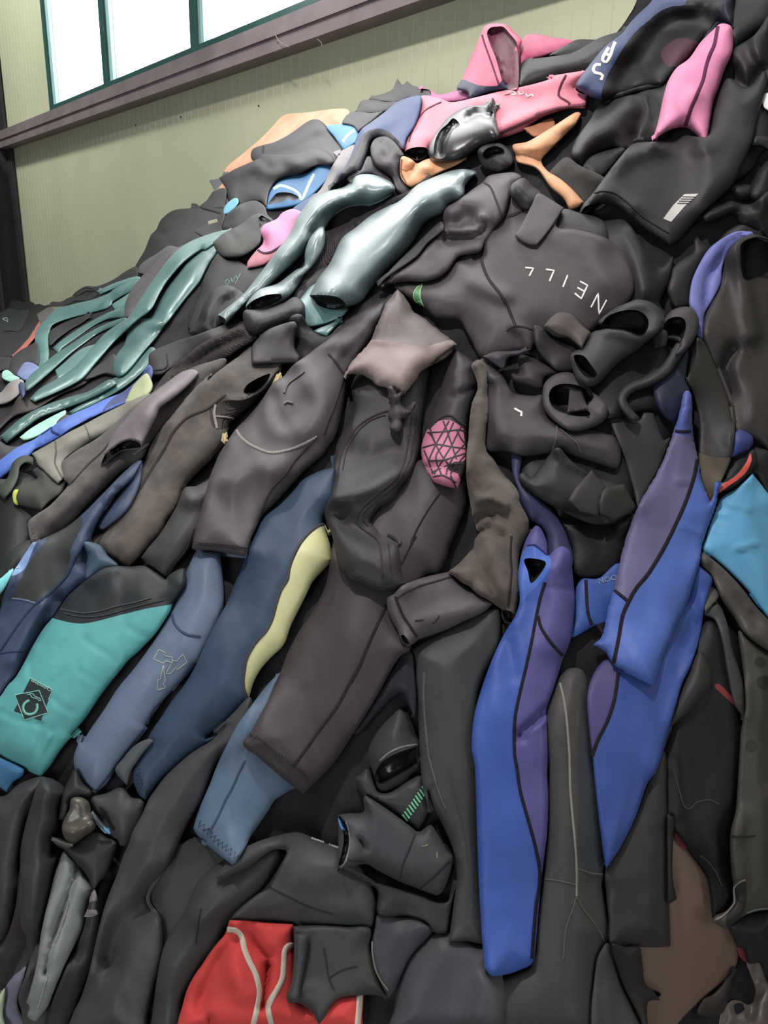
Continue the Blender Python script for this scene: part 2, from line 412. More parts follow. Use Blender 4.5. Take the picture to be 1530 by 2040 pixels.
    def _text(s, nm, mt, spec, h):
        _, string, org, ux, uy = spec
        cu = bpy.data.curves.new('t', 'FONT'); cu.body = string; cu.resolution_u = 3
        to = bpy.data.objects.new('t', cu); me = bpy.data.meshes.new_from_object(to)
        vv = np.array([tuple(v.co) for v in me.vertices]); ff = [tuple(p.vertices) for p in me.polygons]
        bpy.data.objects.remove(to); bpy.data.curves.remove(cu); bpy.data.meshes.remove(me)
        wd = vv[:, 0].max() - vv[:, 0].min(); ht = vv[:, 1].max() - vv[:, 1].min(); u = (vv[:, 0] - vv[:, 0].min()) / wd; v = (vv[:, 1] - vv[:, 1].min()) / ht
        px = org[0] + u * ux[0] + v * uy[0]; py = org[1] + u * ux[1] + v * uy[1]
        W3 = world(px, py, s.top(px, py) + h)
        return link(nm, W3, ff, mt, s.obj, smooth=False)
def band(line, w, closed=False):
    """outline of a strip: centre line (string), width in photo pixels or (start, end)"""
    c = spline(line, False, 8); n = len(c); w0, w1 = (w, w) if not isinstance(w, tuple) else w
    t = np.gradient(c, axis=0); t /= np.linalg.norm(t, axis=1, keepdims=True) + 1e-9; nn = np.stack([-t[:, 1], t[:, 0]], 1)
    ww = np.linspace(w0, w1, n)[:, None] / 2
    q = np.concatenate([c + nn * ww, (c - nn * ww)[::-1]])
    return [tuple(p) for p in q], [i in (0, n - 1, n, 2 * n - 1) for i in range(2 * n)]

# ================================================================== setting
def on_plane_y(px, py, y):
    r = rays(np.array([px], float), np.array([py], float))[0]; t = (y - CAM[1]) / r[1]; return CAM + r * t
def box(vs, fs, x0, x1, y0, y1, z0, z1):
    b = len(vs); vs += [(x0,y0,z0),(x1,y0,z0),(x1,y1,z0),(x0,y1,z0),(x0,y0,z1),(x1,y0,z1),(x1,y1,z1),(x0,y1,z1)]
    fs += [tuple(b + i for i in f) for f in ((0,3,2,1),(4,5,6,7),(0,1,5,4),(1,2,6,5),(2,3,7,6),(3,0,4,7))]
def simple_mat(name, hx, rough=.6, spec=.3, noise_scale=2.0, var=.08, hx2=None, bump=0.0, bscale=60):
    m = bpy.data.materials.new(name); m.use_nodes = True; nt = m.node_tree; N = nt.nodes; L = nt.links; b = N['Principled BSDF']
    c = hexc(hx); c2 = hexc(hx2) if hx2 else tuple(min(1, x * (1 + var)) for x in c); c1 = c if hx2 else tuple(x * (1 - var) for x in c)
    t = N.new('ShaderNodeTexCoord'); n = N.new('ShaderNodeTexNoise'); n.inputs['Scale'].default_value = noise_scale; n.inputs['Detail'].default_value = 6
    L.new(t.outputs['Object'], n.inputs['Vector']); r = N.new('ShaderNodeValToRGB'); e = r.color_ramp.elements
    e[0].position = .35; e[1].position = .65; e[0].color = (*c1, 1); e[1].color = (*c2, 1); L.new(n.outputs['Fac'], r.inputs[0]); L.new(r.outputs[0], b.inputs['Base Color'])
    b.inputs['Roughness'].default_value = rough; b.inputs['Specular IOR Level'].default_value = spec
    if bump:
        n2 = N.new('ShaderNodeTexNoise'); n2.inputs['Scale'].default_value = bscale; n2.inputs['Detail'].default_value = 5; L.new(t.outputs['Object'], n2.inputs['Vector'])
        bp = N.new('ShaderNodeBump'); bp.inputs['Strength'].default_value = bump; bp.inputs['Distance'].default_value = .01; L.new(n2.outputs['Fac'], bp.inputs['Height']); L.new(bp.outputs[0], b.inputs['Normal'])
    return m
wall_mat = simple_mat('cream_painted_panel', 'C9CCAE', .45, .35, 1.3, .04)
steel_mat = simple_mat('brown_painted_steel', '84787B', .5, .4, 4, .12)
dark_steel = simple_mat('dark_steel', '39363A', .6, .3, 3, .12)
frame_mat = simple_mat('green_window_frame', '2E5652', .35, .5, 8, .08)
frame_in = simple_mat('pale_window_bead', 'A9D3D2', .4, .4, 8, .05)
floor_mat = simple_mat('dusty_concrete', '5B5350', .75, .3, 5, .2, '7B7069', .5, 70)

BY = -0.13                                        # front of the beam
zb = on_plane_y(400, 154, BY)[2]; zt = on_plane_y(400, 98, BY)[2]
LX = on_plane_y(24, 300, 0)[0]; RX = 4.5; TOPZ = 7.6
wx0 = on_plane_y(97, 100, 0)[0]; wx1 = on_plane_y(211, 60, 0)[0]; wx2 = on_plane_y(392, 40, 0)[0]; step = wx2 - wx1
sill = zt + 0.03; head = sill + 1.7
wins = [wx0, wx1, wx2, wx2 + step * 1.0, wx2 + step * 2.0, wx2 + step * 3]
WX1 = wins[-1]
def wall_strip(x0, x1, z0, z1):
    vs, fs = [], []; x = x0; prof = []
    while x < x1:
        e = min(x + .105, x1); prof += [(x, 0), (e - .010, 0), (e - .007, .0022), (e - .003, .0022)]; x = e
    prof.append((x1, 0))
    for a, y in prof: vs += [(a, y, z0), (a, y, z1)]
    for i in range(len(prof) - 1): fs.append((2*i, 2*i+2, 2*i+3, 2*i+1))
    return vs, fs
vs, fs = [], []
for (a, b, c, d) in ((LX - 1.2, RX, -.02, sill), (LX - 1.2, wx0, sill, head), (WX1, RX, sill, head), (LX - 1.2, RX, head, TOPZ)):
    v, f = wall_strip(a, b, c, d); o = len(vs); vs += v; fs += [tuple(i + o for i in q) for q in f]
# reveals of the window hole and the back of the panel
box(vs, fs, LX - 1.2, RX, .08, .10, -.02, sill); box(vs, fs, LX - 1.2, RX, .08, .10, head, TOPZ); box(vs, fs, LX - 1.2, wx0, .08, .10, sill, head); box(vs, fs, WX1, RX, .08, .10, sill, head)
box(vs, fs, wx0 - .01, WX1 + .01, 0.006, .08, sill - .02, sill); box(vs, fs, wx0 - .01, WX1 + .01, .006, .08, head, head + .02)
o = link('wall_back', vs, fs, wall_mat, smooth=False); o['kind'] = 'structure'
vs, fs = [], []
box(vs, fs, LX - 1.3, LX - 1.2, -7, .1, 0, TOPZ)
o = link('wall_left', vs, fs, simple_mat('dark_side_wall', '3E3C3E', .8, .2, 2, .1), smooth=False); o['kind'] = 'structure'
vs, fs = [], []
box(vs, fs, LX - 1.3, 6, -7, .1, -.12, 0)
o = link('floor', vs, fs, floor_mat, smooth=False); o['kind'] = 'structure'
# steel post with flanges at the corner
cx = on_plane_y(36, 400, -.02)[0]
vs, fs = [], []
box(vs, fs, cx - .36, cx, -.05, -.02, 0, zt - .02); box(vs, fs, cx - .2, cx - .17, -.31, -.05, 0, zt - .02); box(vs, fs, cx - .36, cx, -.34, -.31, 0, zt - .02)
cx2 = cx - .14
box(vs, fs, cx2 - .3, cx2, -.05, -.02, zt - .02, TOPZ); box(vs, fs, cx2 - .17, cx2 - .14, -.31, -.05, zt - .02, TOPZ); box(vs, fs, cx2 - .3, cx2, -.34, -.31, zt - .02, TOPZ)
o = link('trim_post', vs, fs, dark_steel, smooth=False); o['kind'] = 'structure'
# channel shaped wall beam
vs, fs = [], []; hb = zt - zb
box(vs, fs, cx - .16, RX, BY, BY + .012, zb, zt); box(vs, fs, cx - .16, RX, BY + .012, -.004, zt - .012, zt); box(vs, fs, cx - .16, RX, BY + .012, -.004, zb, zb + .012)
box(vs, fs, cx - .16, RX, BY - .012, BY, zb + hb * .46, zb + hb * .54)
o = link('trim_beam', vs, fs, steel_mat, smooth=False); o['kind'] = 'structure'
# windows: one unit per light
glass = bpy.data.materials.new('window_glass'); glass.use_nodes = True
gn = glass.node_tree.nodes; gl = glass.node_tree.links; gn.remove(gn['Principled BSDF'])
ga = gn.new('ShaderNodeBsdfTransparent'); gb = gn.new('ShaderNodeBsdfGlossy'); gm = gn.new('ShaderNodeMixShader'); gm.inputs[0].default_value = .06; gb.inputs['Roughness'].default_value = .05
gl.new(ga.outputs[0], gm.inputs[1]); gl.new(gb.outputs[0], gm.inputs[2]); gl.new(gm.outputs[0], gn['Material Output'].inputs[0])
for i in range(len(wins) - 1):
    a, b = wins[i], wins[i + 1]; f = .055; low = .05
    vs, fs = [], []
    box(vs, fs, a, a + f, -.045, .06, sill, head); box(vs, fs, b - f * .6, b, -.045, .06, sill, head)
    box(vs, fs, a + f, b - f * .6, -.045, .06, sill, sill + low); box(vs, fs, a + f, b - f * .6, -.045, .06, head - .07, head)
    w = link('window_%d' % (i + 1), vs, fs, frame_mat, smooth=False); w['kind'] = 'structure'
    vs, fs = [], []
    box(vs, fs, a + f, a + f + .075, -.02, .045, sill + low, head - .07)
    link('glazing_bead', vs, fs, frame_in, w, smooth=False)
    vs, fs = [], []
    box(vs, fs, a + f + .075, b - f * .6, .01, .016, sill + low, head - .07)
    link('pane', vs, fs, glass, w, smooth=False)
# bolts on the wall panel
for px, py in ((270, 249), (360, 233), (412, 136), (515, 211)):
    p = on_plane_y(px, py, -.003); vs, fs = [], []
    for k in range(8): vs.append((p[0] + 0.006 * math.cos(k * PI / 4) if False else p[0] + 0.006 * math.cos(k * math.pi / 4), -.006, p[2] + 0.006 * math.sin(k * math.pi / 4)))
    for k in range(8): vs.append((p[0] + 0.007 * math.cos(k * math.pi / 4), 0.0, p[2] + 0.007 * math.sin(k * math.pi / 4)))
    fs = [tuple(range(7, -1, -1))] + [(k, (k + 1) % 8, 8 + (k + 1) % 8, 8 + k) for k in range(8)]
    o = link('wall_screw', vs, fs, dark_steel, smooth=False)
    o['label'] = {270: 'dark screw head in the cream wall, leftmost of four', 360: 'dark screw head in the cream wall, higher of the pair below the middle window', 412: 'dark screw head just under the brown beam', 515: 'dark screw head in the cream wall, rightmost of four'}[px]
    o['category'] = 'screw'; o['group'] = 'screw heads in the wall'
# shred of cobweb hanging from the beam
wob = []
for k, (q, w) in enumerate((([(548,68),(556,82),(570,90),(576,94)], .004), ([(556,82),(552,88),(560,96)], .003), ([(632,78),(640,84),(642,93)], .003))):
    for (x0, y0), (x1, y1) in zip(q[:-1], q[1:]):
        a = on_plane_y(x0, y0, BY - .02); b = on_plane_y(x1, y1, BY - .02)
        wob.append((a, b, w))
vs, fs = [], []
for a, b, w in wob:
    o = len(vs)
    for p in (a, b): vs += [tuple(p + np.array(d) * w) for d in ((1, 0, 0), (-.5, .87, 0), (-.5, -.87, 0))]
    fs += [(o, o+1, o+4, o+3), (o+1, o+2, o+5, o+4), (o+2, o, o+3, o+5)]
o = link('cobweb', vs, fs, simple_mat('dust', '8A7F78', .9, .1), smooth=False); o['label'] = 'dusty shred of cobweb hanging off the brown wall beam'; o['category'] = 'cobweb'

# ------------------------------------------------------------------ the mass of the pile below the garments one can tell apart
CREST = spline("X:-90,640 0,632 60,640 100,625 140,602 215,568 262,546 300,500 330,445 380,425 430,395 460,350 520,300 580,245 680,235 740,205 800,200 880,200 930,160 985,110 1060,105 1130,100 1210,80 1260,20 1300,-60 1660,-160", False, 14)
SIL = np.concatenate([CREST, np.array([(1660, 1840), (1560, 1900), (1480, 1905), (1400, 1960), (1330, 2060), (1300, 2160), (-90, 2160)])])
vs, fs = [], []
px_, py_ = np.meshgrid(np.arange(-90, 1661, 16.0), np.arange(-180, 2161, 16.0)); px_, py_ = px_.ravel(), py_.ravel()
ok = inside(px_, py_, SIL) & (dist_line(px_, py_, SIL, True) > 8)
nb = len(SIL); pts = [Vector(p) for p in SIL] + [Vector(p) for p in zip(px_[ok], py_[ok])]
rs = delaunay_2d_cdt(pts, [(i, (i + 1) % nb) for i in range(nb)], [], 1, 1e-4)
V = np.array([tuple(v) for v in rs[0]]); w3 = world(V[:, 0], V[:, 1], np.array([.012 * noise.noise((a / 40, b / 40, 2)) - .012 for a, b in V]))
vs = [tuple(p) for p in w3]; fs = [tuple(reversed(f)) for f in rs[2]]
# back of the pile falling away to the wall
Cw = world(CREST[:, 0], CREST[:, 1], np.zeros(len(CREST)) - .012)
b0 = len(vs); n = len(Cw)
for p in Cw: vs.append(tuple(p))
for p in Cw: vs.append((p[0] - .05, min(-.03, p[1] + .25), max(.02, p[2] - .18)))
for p in Cw: vs.append((p[0] - .05, min(-.02, p[1] + .7), max(.01, p[2] - .8)))
for p in Cw: vs.append((p[0] - .05, -.02, 0.0))
for r in range(3):
    for i in range(n - 1):
        a = b0 + r * n + i; fs.append((a, a + 1, a + n + 1, a + n))
def wing(ring, steps):
    rows = [ring]
    for k, fn in enumerate(steps):
        q = np.array([fn(p, i) for i, p in enumerate(ring)])
        q[:, 1] = np.minimum(q[:, 1], -.03); q[:, 2] = np.maximum(q[:, 2], 0.0)
        rows.append(q)
    b = len(vs); m = len(ring)
    for r in rows: vs.extend(tuple(p) for p in r)
    for r in range(len(rows) - 1):
        for i in range(m - 1):
            a = b + r * m + i; fs.append((a, a + 1, a + m + 1, a + m))
def lump(x, y, s=1.0): return .09 * noise.noise((x * 2.2, y * 2.2, 7 * s)) + .04 * noise.noise((x * 7, y * 7, 3 * s))
def edge_pts(p0, p1, n):
    a = np.linspace(p0[0], p1[0], n); b = np.linspace(p0[1], p1[1], n); return world(a, b, np.zeros(n) - .012)
R_ = edge_pts((1660, -160), (1660, 1840), 40)
wing(R_, [lambda p, i, t=t: (p[0] + 1.9 * t, p[1] + .12 * t + lump(p[0] + t, p[2]) * min(1, t * 4), p[2] * (1 - t) ** .8 + lump(p[2], p[0] + 2 * t) * (1 - t) * min(1, t * 4)) for t in (.05, .12, .2, .3, .4, .5, .6, .7, .8, .9, 1.0)])
L_ = edge_pts((-90, 2160), (-90, 640), 40)
wing(L_, [lambda p, i, t=t: (p[0] - 1.5 * t, p[1] - .1 * t + lump(p[0] + t, p[2]) * min(1, t * 4), p[2] * (1 - t) ** .8 + lump(p[2], p[0] + 2 * t) * (1 - t) * min(1, t * 4)) for t in (.06, .14, .25, .38, .5, .65, .8, 1.0)])
B_ = world(np.linspace(1300, -90, 50), np.full(50, 2160.0), np.zeros(50) - .012)
wing(B_, [lambda p, i, t=t: (p[0] + .05 * t, p[1] - .16 * t + .3 * lump(p[0], t), p[2] * (1 - t)) for t in (.3, .7, 1.0)])
C_ = np.array([world(float(a), float(b), -.012) for a, b in ((1660, 1840), (1560, 1900), (1480, 1905), (1400, 1960), (1330, 2060), (1300, 2160))])
wing(C_, [lambda p, i, t=t: (p[0] + .05 * t, p[1] - .04 * t, p[2] * (1 - t)) for t in (.5, 1.0)])
core_mat = simple_mat('tangled_dark_neoprene', '1C1B1E', .9, .15, 9, .3, '2B2A2D', .6, 25)
o = link('wetsuit_mass', vs, fs, core_mat)
o['label'] = 'tangled mass of dark wetsuits filling the inside of the pile'; o['category'] = 'pile of wetsuits'; o['kind'] = 'stuff'

# ================================================================== garments, deepest first
P = Piece
# ---- upper left crest of the pile
P('wetsuit', 'dark navy-black wetsuit humped over the crest beneath the brown wall beam', 'wetsuit', 'n:121018',
  "A:1015,585! 1030,500 1100,380 1150,260 1190,220 1230,140 1330,70 1500,55 B:300,1010 480,1008 570,1020 600,1100 500,1200 400,1300 200,1345 A:1450,330 1345,385 1200,470 1100,560", dome=.05).fold("A:1200,300 1350,180 1500,120", 22, .02).fold("A:1180,230 1240,250", 8, -.02)
P('wetsuit', 'black wetsuit shoulder showing left of the slate strap on the crest', 'wetsuit', 'n:1e1c1f',
  "B:375,1005 430,950 485,880 560,900 600,1000 560,1060 480,1040")
P('wetsuit', 'orange wetsuit arching over the crest against the cream wall', 'wetsuit', 'n:d89a70',
  "B:560,745 600,680 700,600 840,480 930,390 1020,302 1200,282 1400,256 1510,265 1500,350 1450,400 1300,400 1200,480 1000,560 880,620 770,680 640,760", dome=.04, wr=1.6).fold("B:1020,310 1060,420", 14, -.02).fold("B:1380,280 1420,350", 10, .015)
P('wetsuit', 'small orange cuff poking out under the black sleeve end on the crest', 'wetsuit', 'n:cf9160', "B:515,860 530,790 600,800 590,850 545,895!")
P('wetsuit', 'pointed pale grey wetsuit collar sticking out at the left of the crest', 'wetsuit', 'n:5d5b62', "B:445,800! 520,783 590,730 570,790 530,840 490,888!", T=.01, dome=.01)
P('strap', 'slate grey strap hanging below the pointed grey collar', 'strap', 'n:2c2b2f', "B:478,1010! 485,900 520,865 578,868 565,1010!", T=.008, dome=.006)
g = P('wetsuit', 'grey-lilac wetsuit with a peaked hood lying just below the orange one', 'wetsuit', 'n:322e35',
  "B:762,610 780,560 860,530 940,510 1040,460 1100,420 1200,350 1270,335 1330,375 1380,450 1420,505 1475,580 1420,690 1300,700 1100,680 900,680 780,650", dome=.05)
g.fold("B:860,545 1000,560 1150,500 1280,360", 20, .02).fold("B:900,600 1100,560 1300,470 1440,570", 12, -.025).seam("B:860,535 855,600", 5, 's:45414a')
P('wetsuit', 'bright blue wetsuit between the lilac hood and the navy pink-suit sleeve', 'wetsuit', 'n:3f93c8',
  "B:1340,390 1430,372 1540,370 C:215,880 205,960 120,1020 B:1470,575 1400,470", dome=.03).strokes('pale_piping', 'n:b9dcc8', ["C:190,880 140,920 110,960"], 6)
g = P('shorts', 'blue neoprene shorts with pale mint piping just under the black crest sleeves', 'shorts', 'n:3a7db4',
  "B:875,1010! 890,960 910,880 960,800 1080,765 1200,740 1290,680 1400,680 1375,760 1270,880 1180,960 1120,990 1050,1005 900,1025!", dome=.03)
g.mouth("B:895,985 930,930 970,895 1060,895 1130,930 1090,960 1050,940 990,970 940,975", .03).strokes('pale_piping', 'n:b4d6bd', ["B:935,865 990,840 1080,868 1130,905 1150,950 1180,890 1210,820 1245,750"], 6)
P('wetsuit', 'dark blue scrap showing between the blue shorts and the pink cuff', 'wetsuit', 'n:46618f', "B:1080,1020 1200,935 1260,900 1280,980 1180,1080 1130,1060", T=.01)
g = P('wetsuit', 'black wetsuit with two crumpled sleeves lying over the orange suit and blue shorts', 'wetsuit', 'n:252227',
  "B:520,780! 580,750 640,715 820,635 850,600 940,605 1100,600 1200,570 1290,560 1370,600 1402,660 1370,690 1270,690 1130,755 1040,770 960,810 900,900 880,1000 840,965 750,970 640,1010 600,960 580,870!", dome=.055, wr=1.8)
g.fold("B:640,740 800,680 900,720 1080,650", 16, .03).fold("B:830,620 900,700 1000,680", 12, -.03).fold("B:1150,650 1260,590 1370,640", 18, .025)
P('wetsuit', 'turquoise cuff peeping out at the left of the black crest sleeves', 'wetsuit', 'n:62b3cf', "B:552,1065! 565,1000 620,945 660,935 670,970 610,1040", T=.012, dome=.02)
g = P('wetsuit', 'black hood with a folded rim above the rolled grey sleeve end', 'wetsuit', 'n:19161a',
  "B:535,1175 556,1090 640,1010 700,975 800,955 870,1000 890,1060 940,1120 860,1200 740,1180 640,1210", dome=.05)
g.fold("B:545,1160 570,1080 680,1000", 7, .012)
g = P('wetsuit', 'black wetsuit with olive chest stripe lying flat left of the black hood', 'wetsuit', 'n:242226',
  "B:325,1190! 440,1125 480,1095 560,1045 560,1100 540,1170 620,1210 500,1280 405,1235", T=.01, wr=1.6)
g.strokes('olive_stripe', 'n:8d8b66', ["B:440,1125 510,1105"], 7)
# ---- left mid crest: far end of the pile
P('wetsuit', 'dull blue-grey wetsuit at the far end of the pile in front of the steel post', 'wetsuit', 'n:21272a',
  "A:-60,880 0,855 60,820 150,800 235,815 240,880 190,960 170,1000 60,990 -60,1010", dome=.06).strokes('chest_mark', 'n:7c8a8c', ["A:20,900 50,890 60,920 40,910 20,900"], 2)
P('wetsuit', 'black crumpled wetsuit at the far end of the pile in the corner', 'wetsuit', 'n:151316',
  "A:60,812! 90,757 150,765 200,770 240,768 270,790 300,785 340,800 380,790 400,830 350,880 300,940 240,1020 130,1050 200,900 220,830 150,830", dome=.06, wr=2)
P('wetsuit', 'charcoal wetsuit leg lying low at the left edge below the far end', 'wetsuit', 'n:1c1b1d',
  "A:-60,1010 0,1000 140,1000 260,960 290,960 200,1090 110,1170 60,1190 -60,1170", dome=.05)
P('wetsuit', 'dark grey wetsuit end at the left edge under the red strip', 'wetsuit', 'n:2a2828', "A:-60,1190 20,1190 100,1200 90,1290 20,1290 -60,1300", dome=.03)
P('wetsuit', 'thin coral-red wetsuit edge hanging down the far left slope', 'wetsuit', 'n:a5564a', "A:95,1215! 160,1115 240,1020 280,960 300,920 335,920 300,980 250,1060 180,1140 120,1200", T=.008)
P('wetsuit', 'small grey pleated cuff above the bent teal rubber arm', 'wetsuit', 'n:5d5a57', "A:280,865! 370,810 410,820 390,900 310,940!", T=.01)
g = P('wetsuit', 'black rubber wetsuit with a gaping neck opening below the cream wall', 'wetsuit', 'n:2a2a2d',
  "A:378,780! 400,768 470,770 540,738 570,700 650,652 730,652 800,630 880,590 960,535 1040,502 1040,590 950,625 860,655 770,705 740,722 700,748 640,765 550,765 480,800 400,808", dome=.03)
g.mouth("A:555,728 600,685 640,665 690,665 735,688 755,705 730,722 680,738 620,742", .05, w=6)
P('wetsuit', 'narrow teal rubber arm nearest the wall above the bent teal arm', 'wetsuit', 'r:5c8a8b', "A:732,690! 850,635 950,600 1020,578 1070,580 1060,610 900,655 780,705!", dome=.03)
g = P('wetsuit', 'bent teal rubber arm with a sharp elbow hanging at the far left', 'wetsuit', 'r:4f7f7d',
  "A:855,680 930,640 1062,598 1060,640 1000,690 920,730 860,770 840,808 700,852 560,885 440,925 390,960 372,1050 372,1200 340,1270 275,1295 270,1150 268,1020 300,955 350,900 430,825 560,787 720,748 820,710 850,690", dome=.045)
g.fold("A:852,690 858,740 840,800", 8, -.025).fold("A:380,900 330,960 320,1050", 20, .02)
P('wetsuit', 'dark wetsuit sleeve glimpsed between the upper teal rubber arms', 'wetsuit', 'n:1f1f23', "A:376,1000 500,930 600,890 700,855 640,920 540,980 440,1050 380,1100", dome=.03)
P('wetsuit', 'teal rubber cuff end tucked beside the quilted lilac sleeve', 'wetsuit', 'r:5d8f8d', "A:852,790! 930,740 1020,690 990,800 930,840 875,835!", dome=.04)
P('wetsuit', 'teal rubber arm with a flat pleated end in the middle of the teal arms', 'wetsuit', 'r:4c7977', "A:398,1120! 480,1055 600,975 720,905 850,840 960,820 970,880 900,890 820,900 700,960 580,1045 480,1115 445,1160!", dome=.04)
P('wetsuit', 'grey lilac wetsuit sleeve lying above the quilted one near the crest', 'wetsuit', 'n:57535a', "A:1052,545! 1060,500 1100,460 1200,400 1280,343 1335,350 1380,370 1250,450 1100,555", dome=.03, wr=1.6)
P('wetsuit', 'quilted lilac-grey wetsuit sleeve beside the long teal rubber arm', 'wetsuit', 'n:595559',
  "A:945,880! 955,780 1000,680 1060,600 1130,520 1230,430 1340,365 1460,315 1420,400 1290,520 1190,660 1080,800 980,890", dome=.045, wr=2).seam("A:1080,590 1140,540 1190,590 1110,760", 4, 's:5a555c')
P('wetsuit', 'grey wetsuit shoulder below the red strip at the left edge', 'wetsuit', 'n:312f33', "A:72,1300 90,1200 140,1150 200,1115 285,1085 290,1240 200,1240 130,1330", dome=.05)
P('wetsuit', 'lavender blue wetsuit end sticking out beneath the bent teal arm', 'wetsuit', 'n:6c79a8', "A:128,1320 180,1238 220,1228 290,1260 300,1330 200,1370 150,1345", dome=.03)
P('wetsuit', 'mint and white tube shaped cuff at the far left edge', 'wetsuit', 'n:8fc7b4', "A:22,1300 62,1290 110,1330 150,1350 100,1380 50,1370 15,1345", dome=.03)
P('wetsuit', 'grey wetsuit torso end at the left edge beside the navy knot', 'wetsuit', 'n:8a8482', "H:-60,270 0,280 60,215 130,185 165,215 135,290 60,345 0,362 -60,380", dome=.05)
P('wetsuit', 'brown-black wetsuit under the teal arms near the left edge', 'wetsuit', 'n:35302f',
  "H:-60,520 60,420 130,300 260,230 400,150 600,60 600,200 400,300 230,400 100,440 0,530 -60,600", dome=.03)
P('wetsuit', 'navy knotted scrap at the end of the steep teal arm', 'wetsuit', 'n:35436b', "A:140,1400 155,1378 195,1395 205,1430 175,1500 150,1455", T=.012, wr=2.5)
P('wetsuit', 'flat pale teal rubber panel with white scuffs lying among the teal arms', 'wetsuit', 'r:5d8a89', "A:422,1290! 500,1225 620,1130 740,1092 780,1130 690,1200 600,1270 540,1310 440,1355!", T=.01, dome=.02)
P('wetsuit', 'long slim teal rubber arm running down to the navy knot', 'wetsuit', 'r:45736f',
  "A:190,1390 230,1330 300,1270 420,1170 560,1080 700,990 850,920 960,890 960,945 850,965 740,1015 620,1100 520,1180 400,1290 260,1410 200,1445", dome=.04)
P('wetsuit', 'dark wetsuit folds between the two longest teal arms', 'wetsuit', 'n:28272b', "A:700,1290 780,1230 870,1170 900,1330 800,1320 640,1370", dome=.03)
# lower teal sheet and arms
P('wetsuit', 'teal rubber trouser leg resting over the bright blue suit at left', 'wetsuit', 'r:3d6a68',
  "H:470,408! 560,350 640,300 740,200 850,140 930,60 1020,-30 1060,0 1000,110 930,180 820,262 620,372 482,432!", dome=.035)
P('wetsuit', 'lowest teal rubber arm reaching the left edge of the photo', 'wetsuit', 'r:466f6b',
  "H:0,575! 130,460 210,410 330,355 480,305 600,270 740,190 790,220 700,280 560,345 400,405 280,450 180,520 90,590 45,622!", dome=.045)
g = P('wetsuit', 'large teal rubber wetsuit with a wide cupped sleeve on the left slope', 'wetsuit', 'r:4a7472',
  "A:1060,900 1150,885 1200,760 1290,600 1400,470 1530,365 B:330,1340 480,1265 560,1290 E:130,330 60,430 0,540 A:1500,650 1400,770 1300,900 1200,1035 1100,1150 1000,1275 935,1335 885,1335 862,1262 890,1170 950,1090 985,960", dome=.05)
g.fold("A:1180,930 1300,760 1420,600 1560,430", 14, .018).fold("A:1000,900 1060,898 1130,935 1225,948 1290,900", 7, .02).fold("A:1150,880 1230,700 1330,560", 22, -.025)
P('wetsuit', 'longest teal rubber arm crossing diagonally from the crest to lower left', 'wetsuit', 'r:54817f',
  "A:225,1510! 300,1432 450,1348 560,1270 660,1165 800,1010 900,940 985,880 1080,730 1190,570 1280,450 1350,375 1450,310 B:430,1215 560,1180 640,1180 520,1260 B:420,1330 A:1540,370 1400,470 1270,620 1220,700 1150,830 1060,900 970,980 850,1100 720,1250 620,1365 450,1455 265,1535!", dome=.05)
# ---- things right of the teal suit
P('wetsuit', 'black wetsuit with small teal chest script under the pink sock', 'wetsuit', 'n:19161c',
  "E:-10,640 30,500 150,330 330,450 420,380 560,330 640,330 480,500 400,590 300,640 150,760 100,860 0,900 -90,860", dome=.03).strokes('chest_script', 'b:4f8a86', ["E:165,550 180,530 195,545 180,570 165,555", "E:205,520 215,555 235,510", "E:240,505 250,530 270,490 235,560"], 1.6)
P('wetsuit', 'dark brown-black hooded wetsuit left of the silver arms', 'wetsuit', 'n:1e1b1e',
  "E:-80,900 -20,800 20,700 80,610 150,575 220,580 300,640 290,720 200,790 120,850 60,900", dome=.06).fold("E:30,760 100,640 200,600", 14, .02).fold("E:90,850 150,700 260,640", 10, -.02)
P('wetsuit', 'charcoal neoprene sleeve lying right of the teal suit under the ribbed collar', 'wetsuit', 'n:2b282a',
  "c:590,465! 592,440 600,385 700,340 780,315 860,285 930,262 985,265 960,330 860,360 760,400 680,450 640,475 588,478!", dome=.035).seam("c:592,455 660,445 665,390", 4, 's:3a3738')
g = P('wetsuit', 'rolled dark grey sleeve end beside the pink sock near the crest', 'wetsuit', 'n:353333',
  "B:475,1272! 560,1200 700,1130 770,1070 830,1052 870,1070 925,1115 900,1180 860,1210 835,1285 750,1355 680,1385 560,1385 500,1335", dome=.05)
g.mouth("B:822,1085 845,1068 880,1085 918,1115 880,1140 860,1180 842,1205 830,1140", .04, w=5).fold("B:600,1190 650,1250", 5, -.01)
g = P('wetsuit', 'bright pink wetsuit foot with a dark ankle seam below the blue shorts', 'wetsuit', 'n:d77fae',
  "B:838,1190 862,1140 960,1095 1000,1050 1080,1018 1160,1050 1130,1110 1080,1200 1050,1300 950,1385 860,1445 735,1472! 740,1420 800,1340 850,1290 860,1250", dome=.06)
g.seam("B:815,1330 860,1355 920,1345 1010,1290", 5, 's:5c3a45').fold("B:845,1250 880,1310", 6, -.02).panel('ankle_panel', 'n:c07684', "B:700,1490 740,1400 815,1330 870,1360 1010,1300 1000,1420 860,1480", 'duller rose ankle panel')
P('wetsuit', 'light grey-lilac wetsuit draped between the blue shorts and the navy sleeve', 'wetsuit', 'n:8b8688',
  "B:1200,960 1300,860 1390,680 1440,600 C:60,1060 120,1010 200,980 180,1060 130,1160 60,1250 30,1320 -40,1370 B:1300,1050 1220,1000", dome=.05)
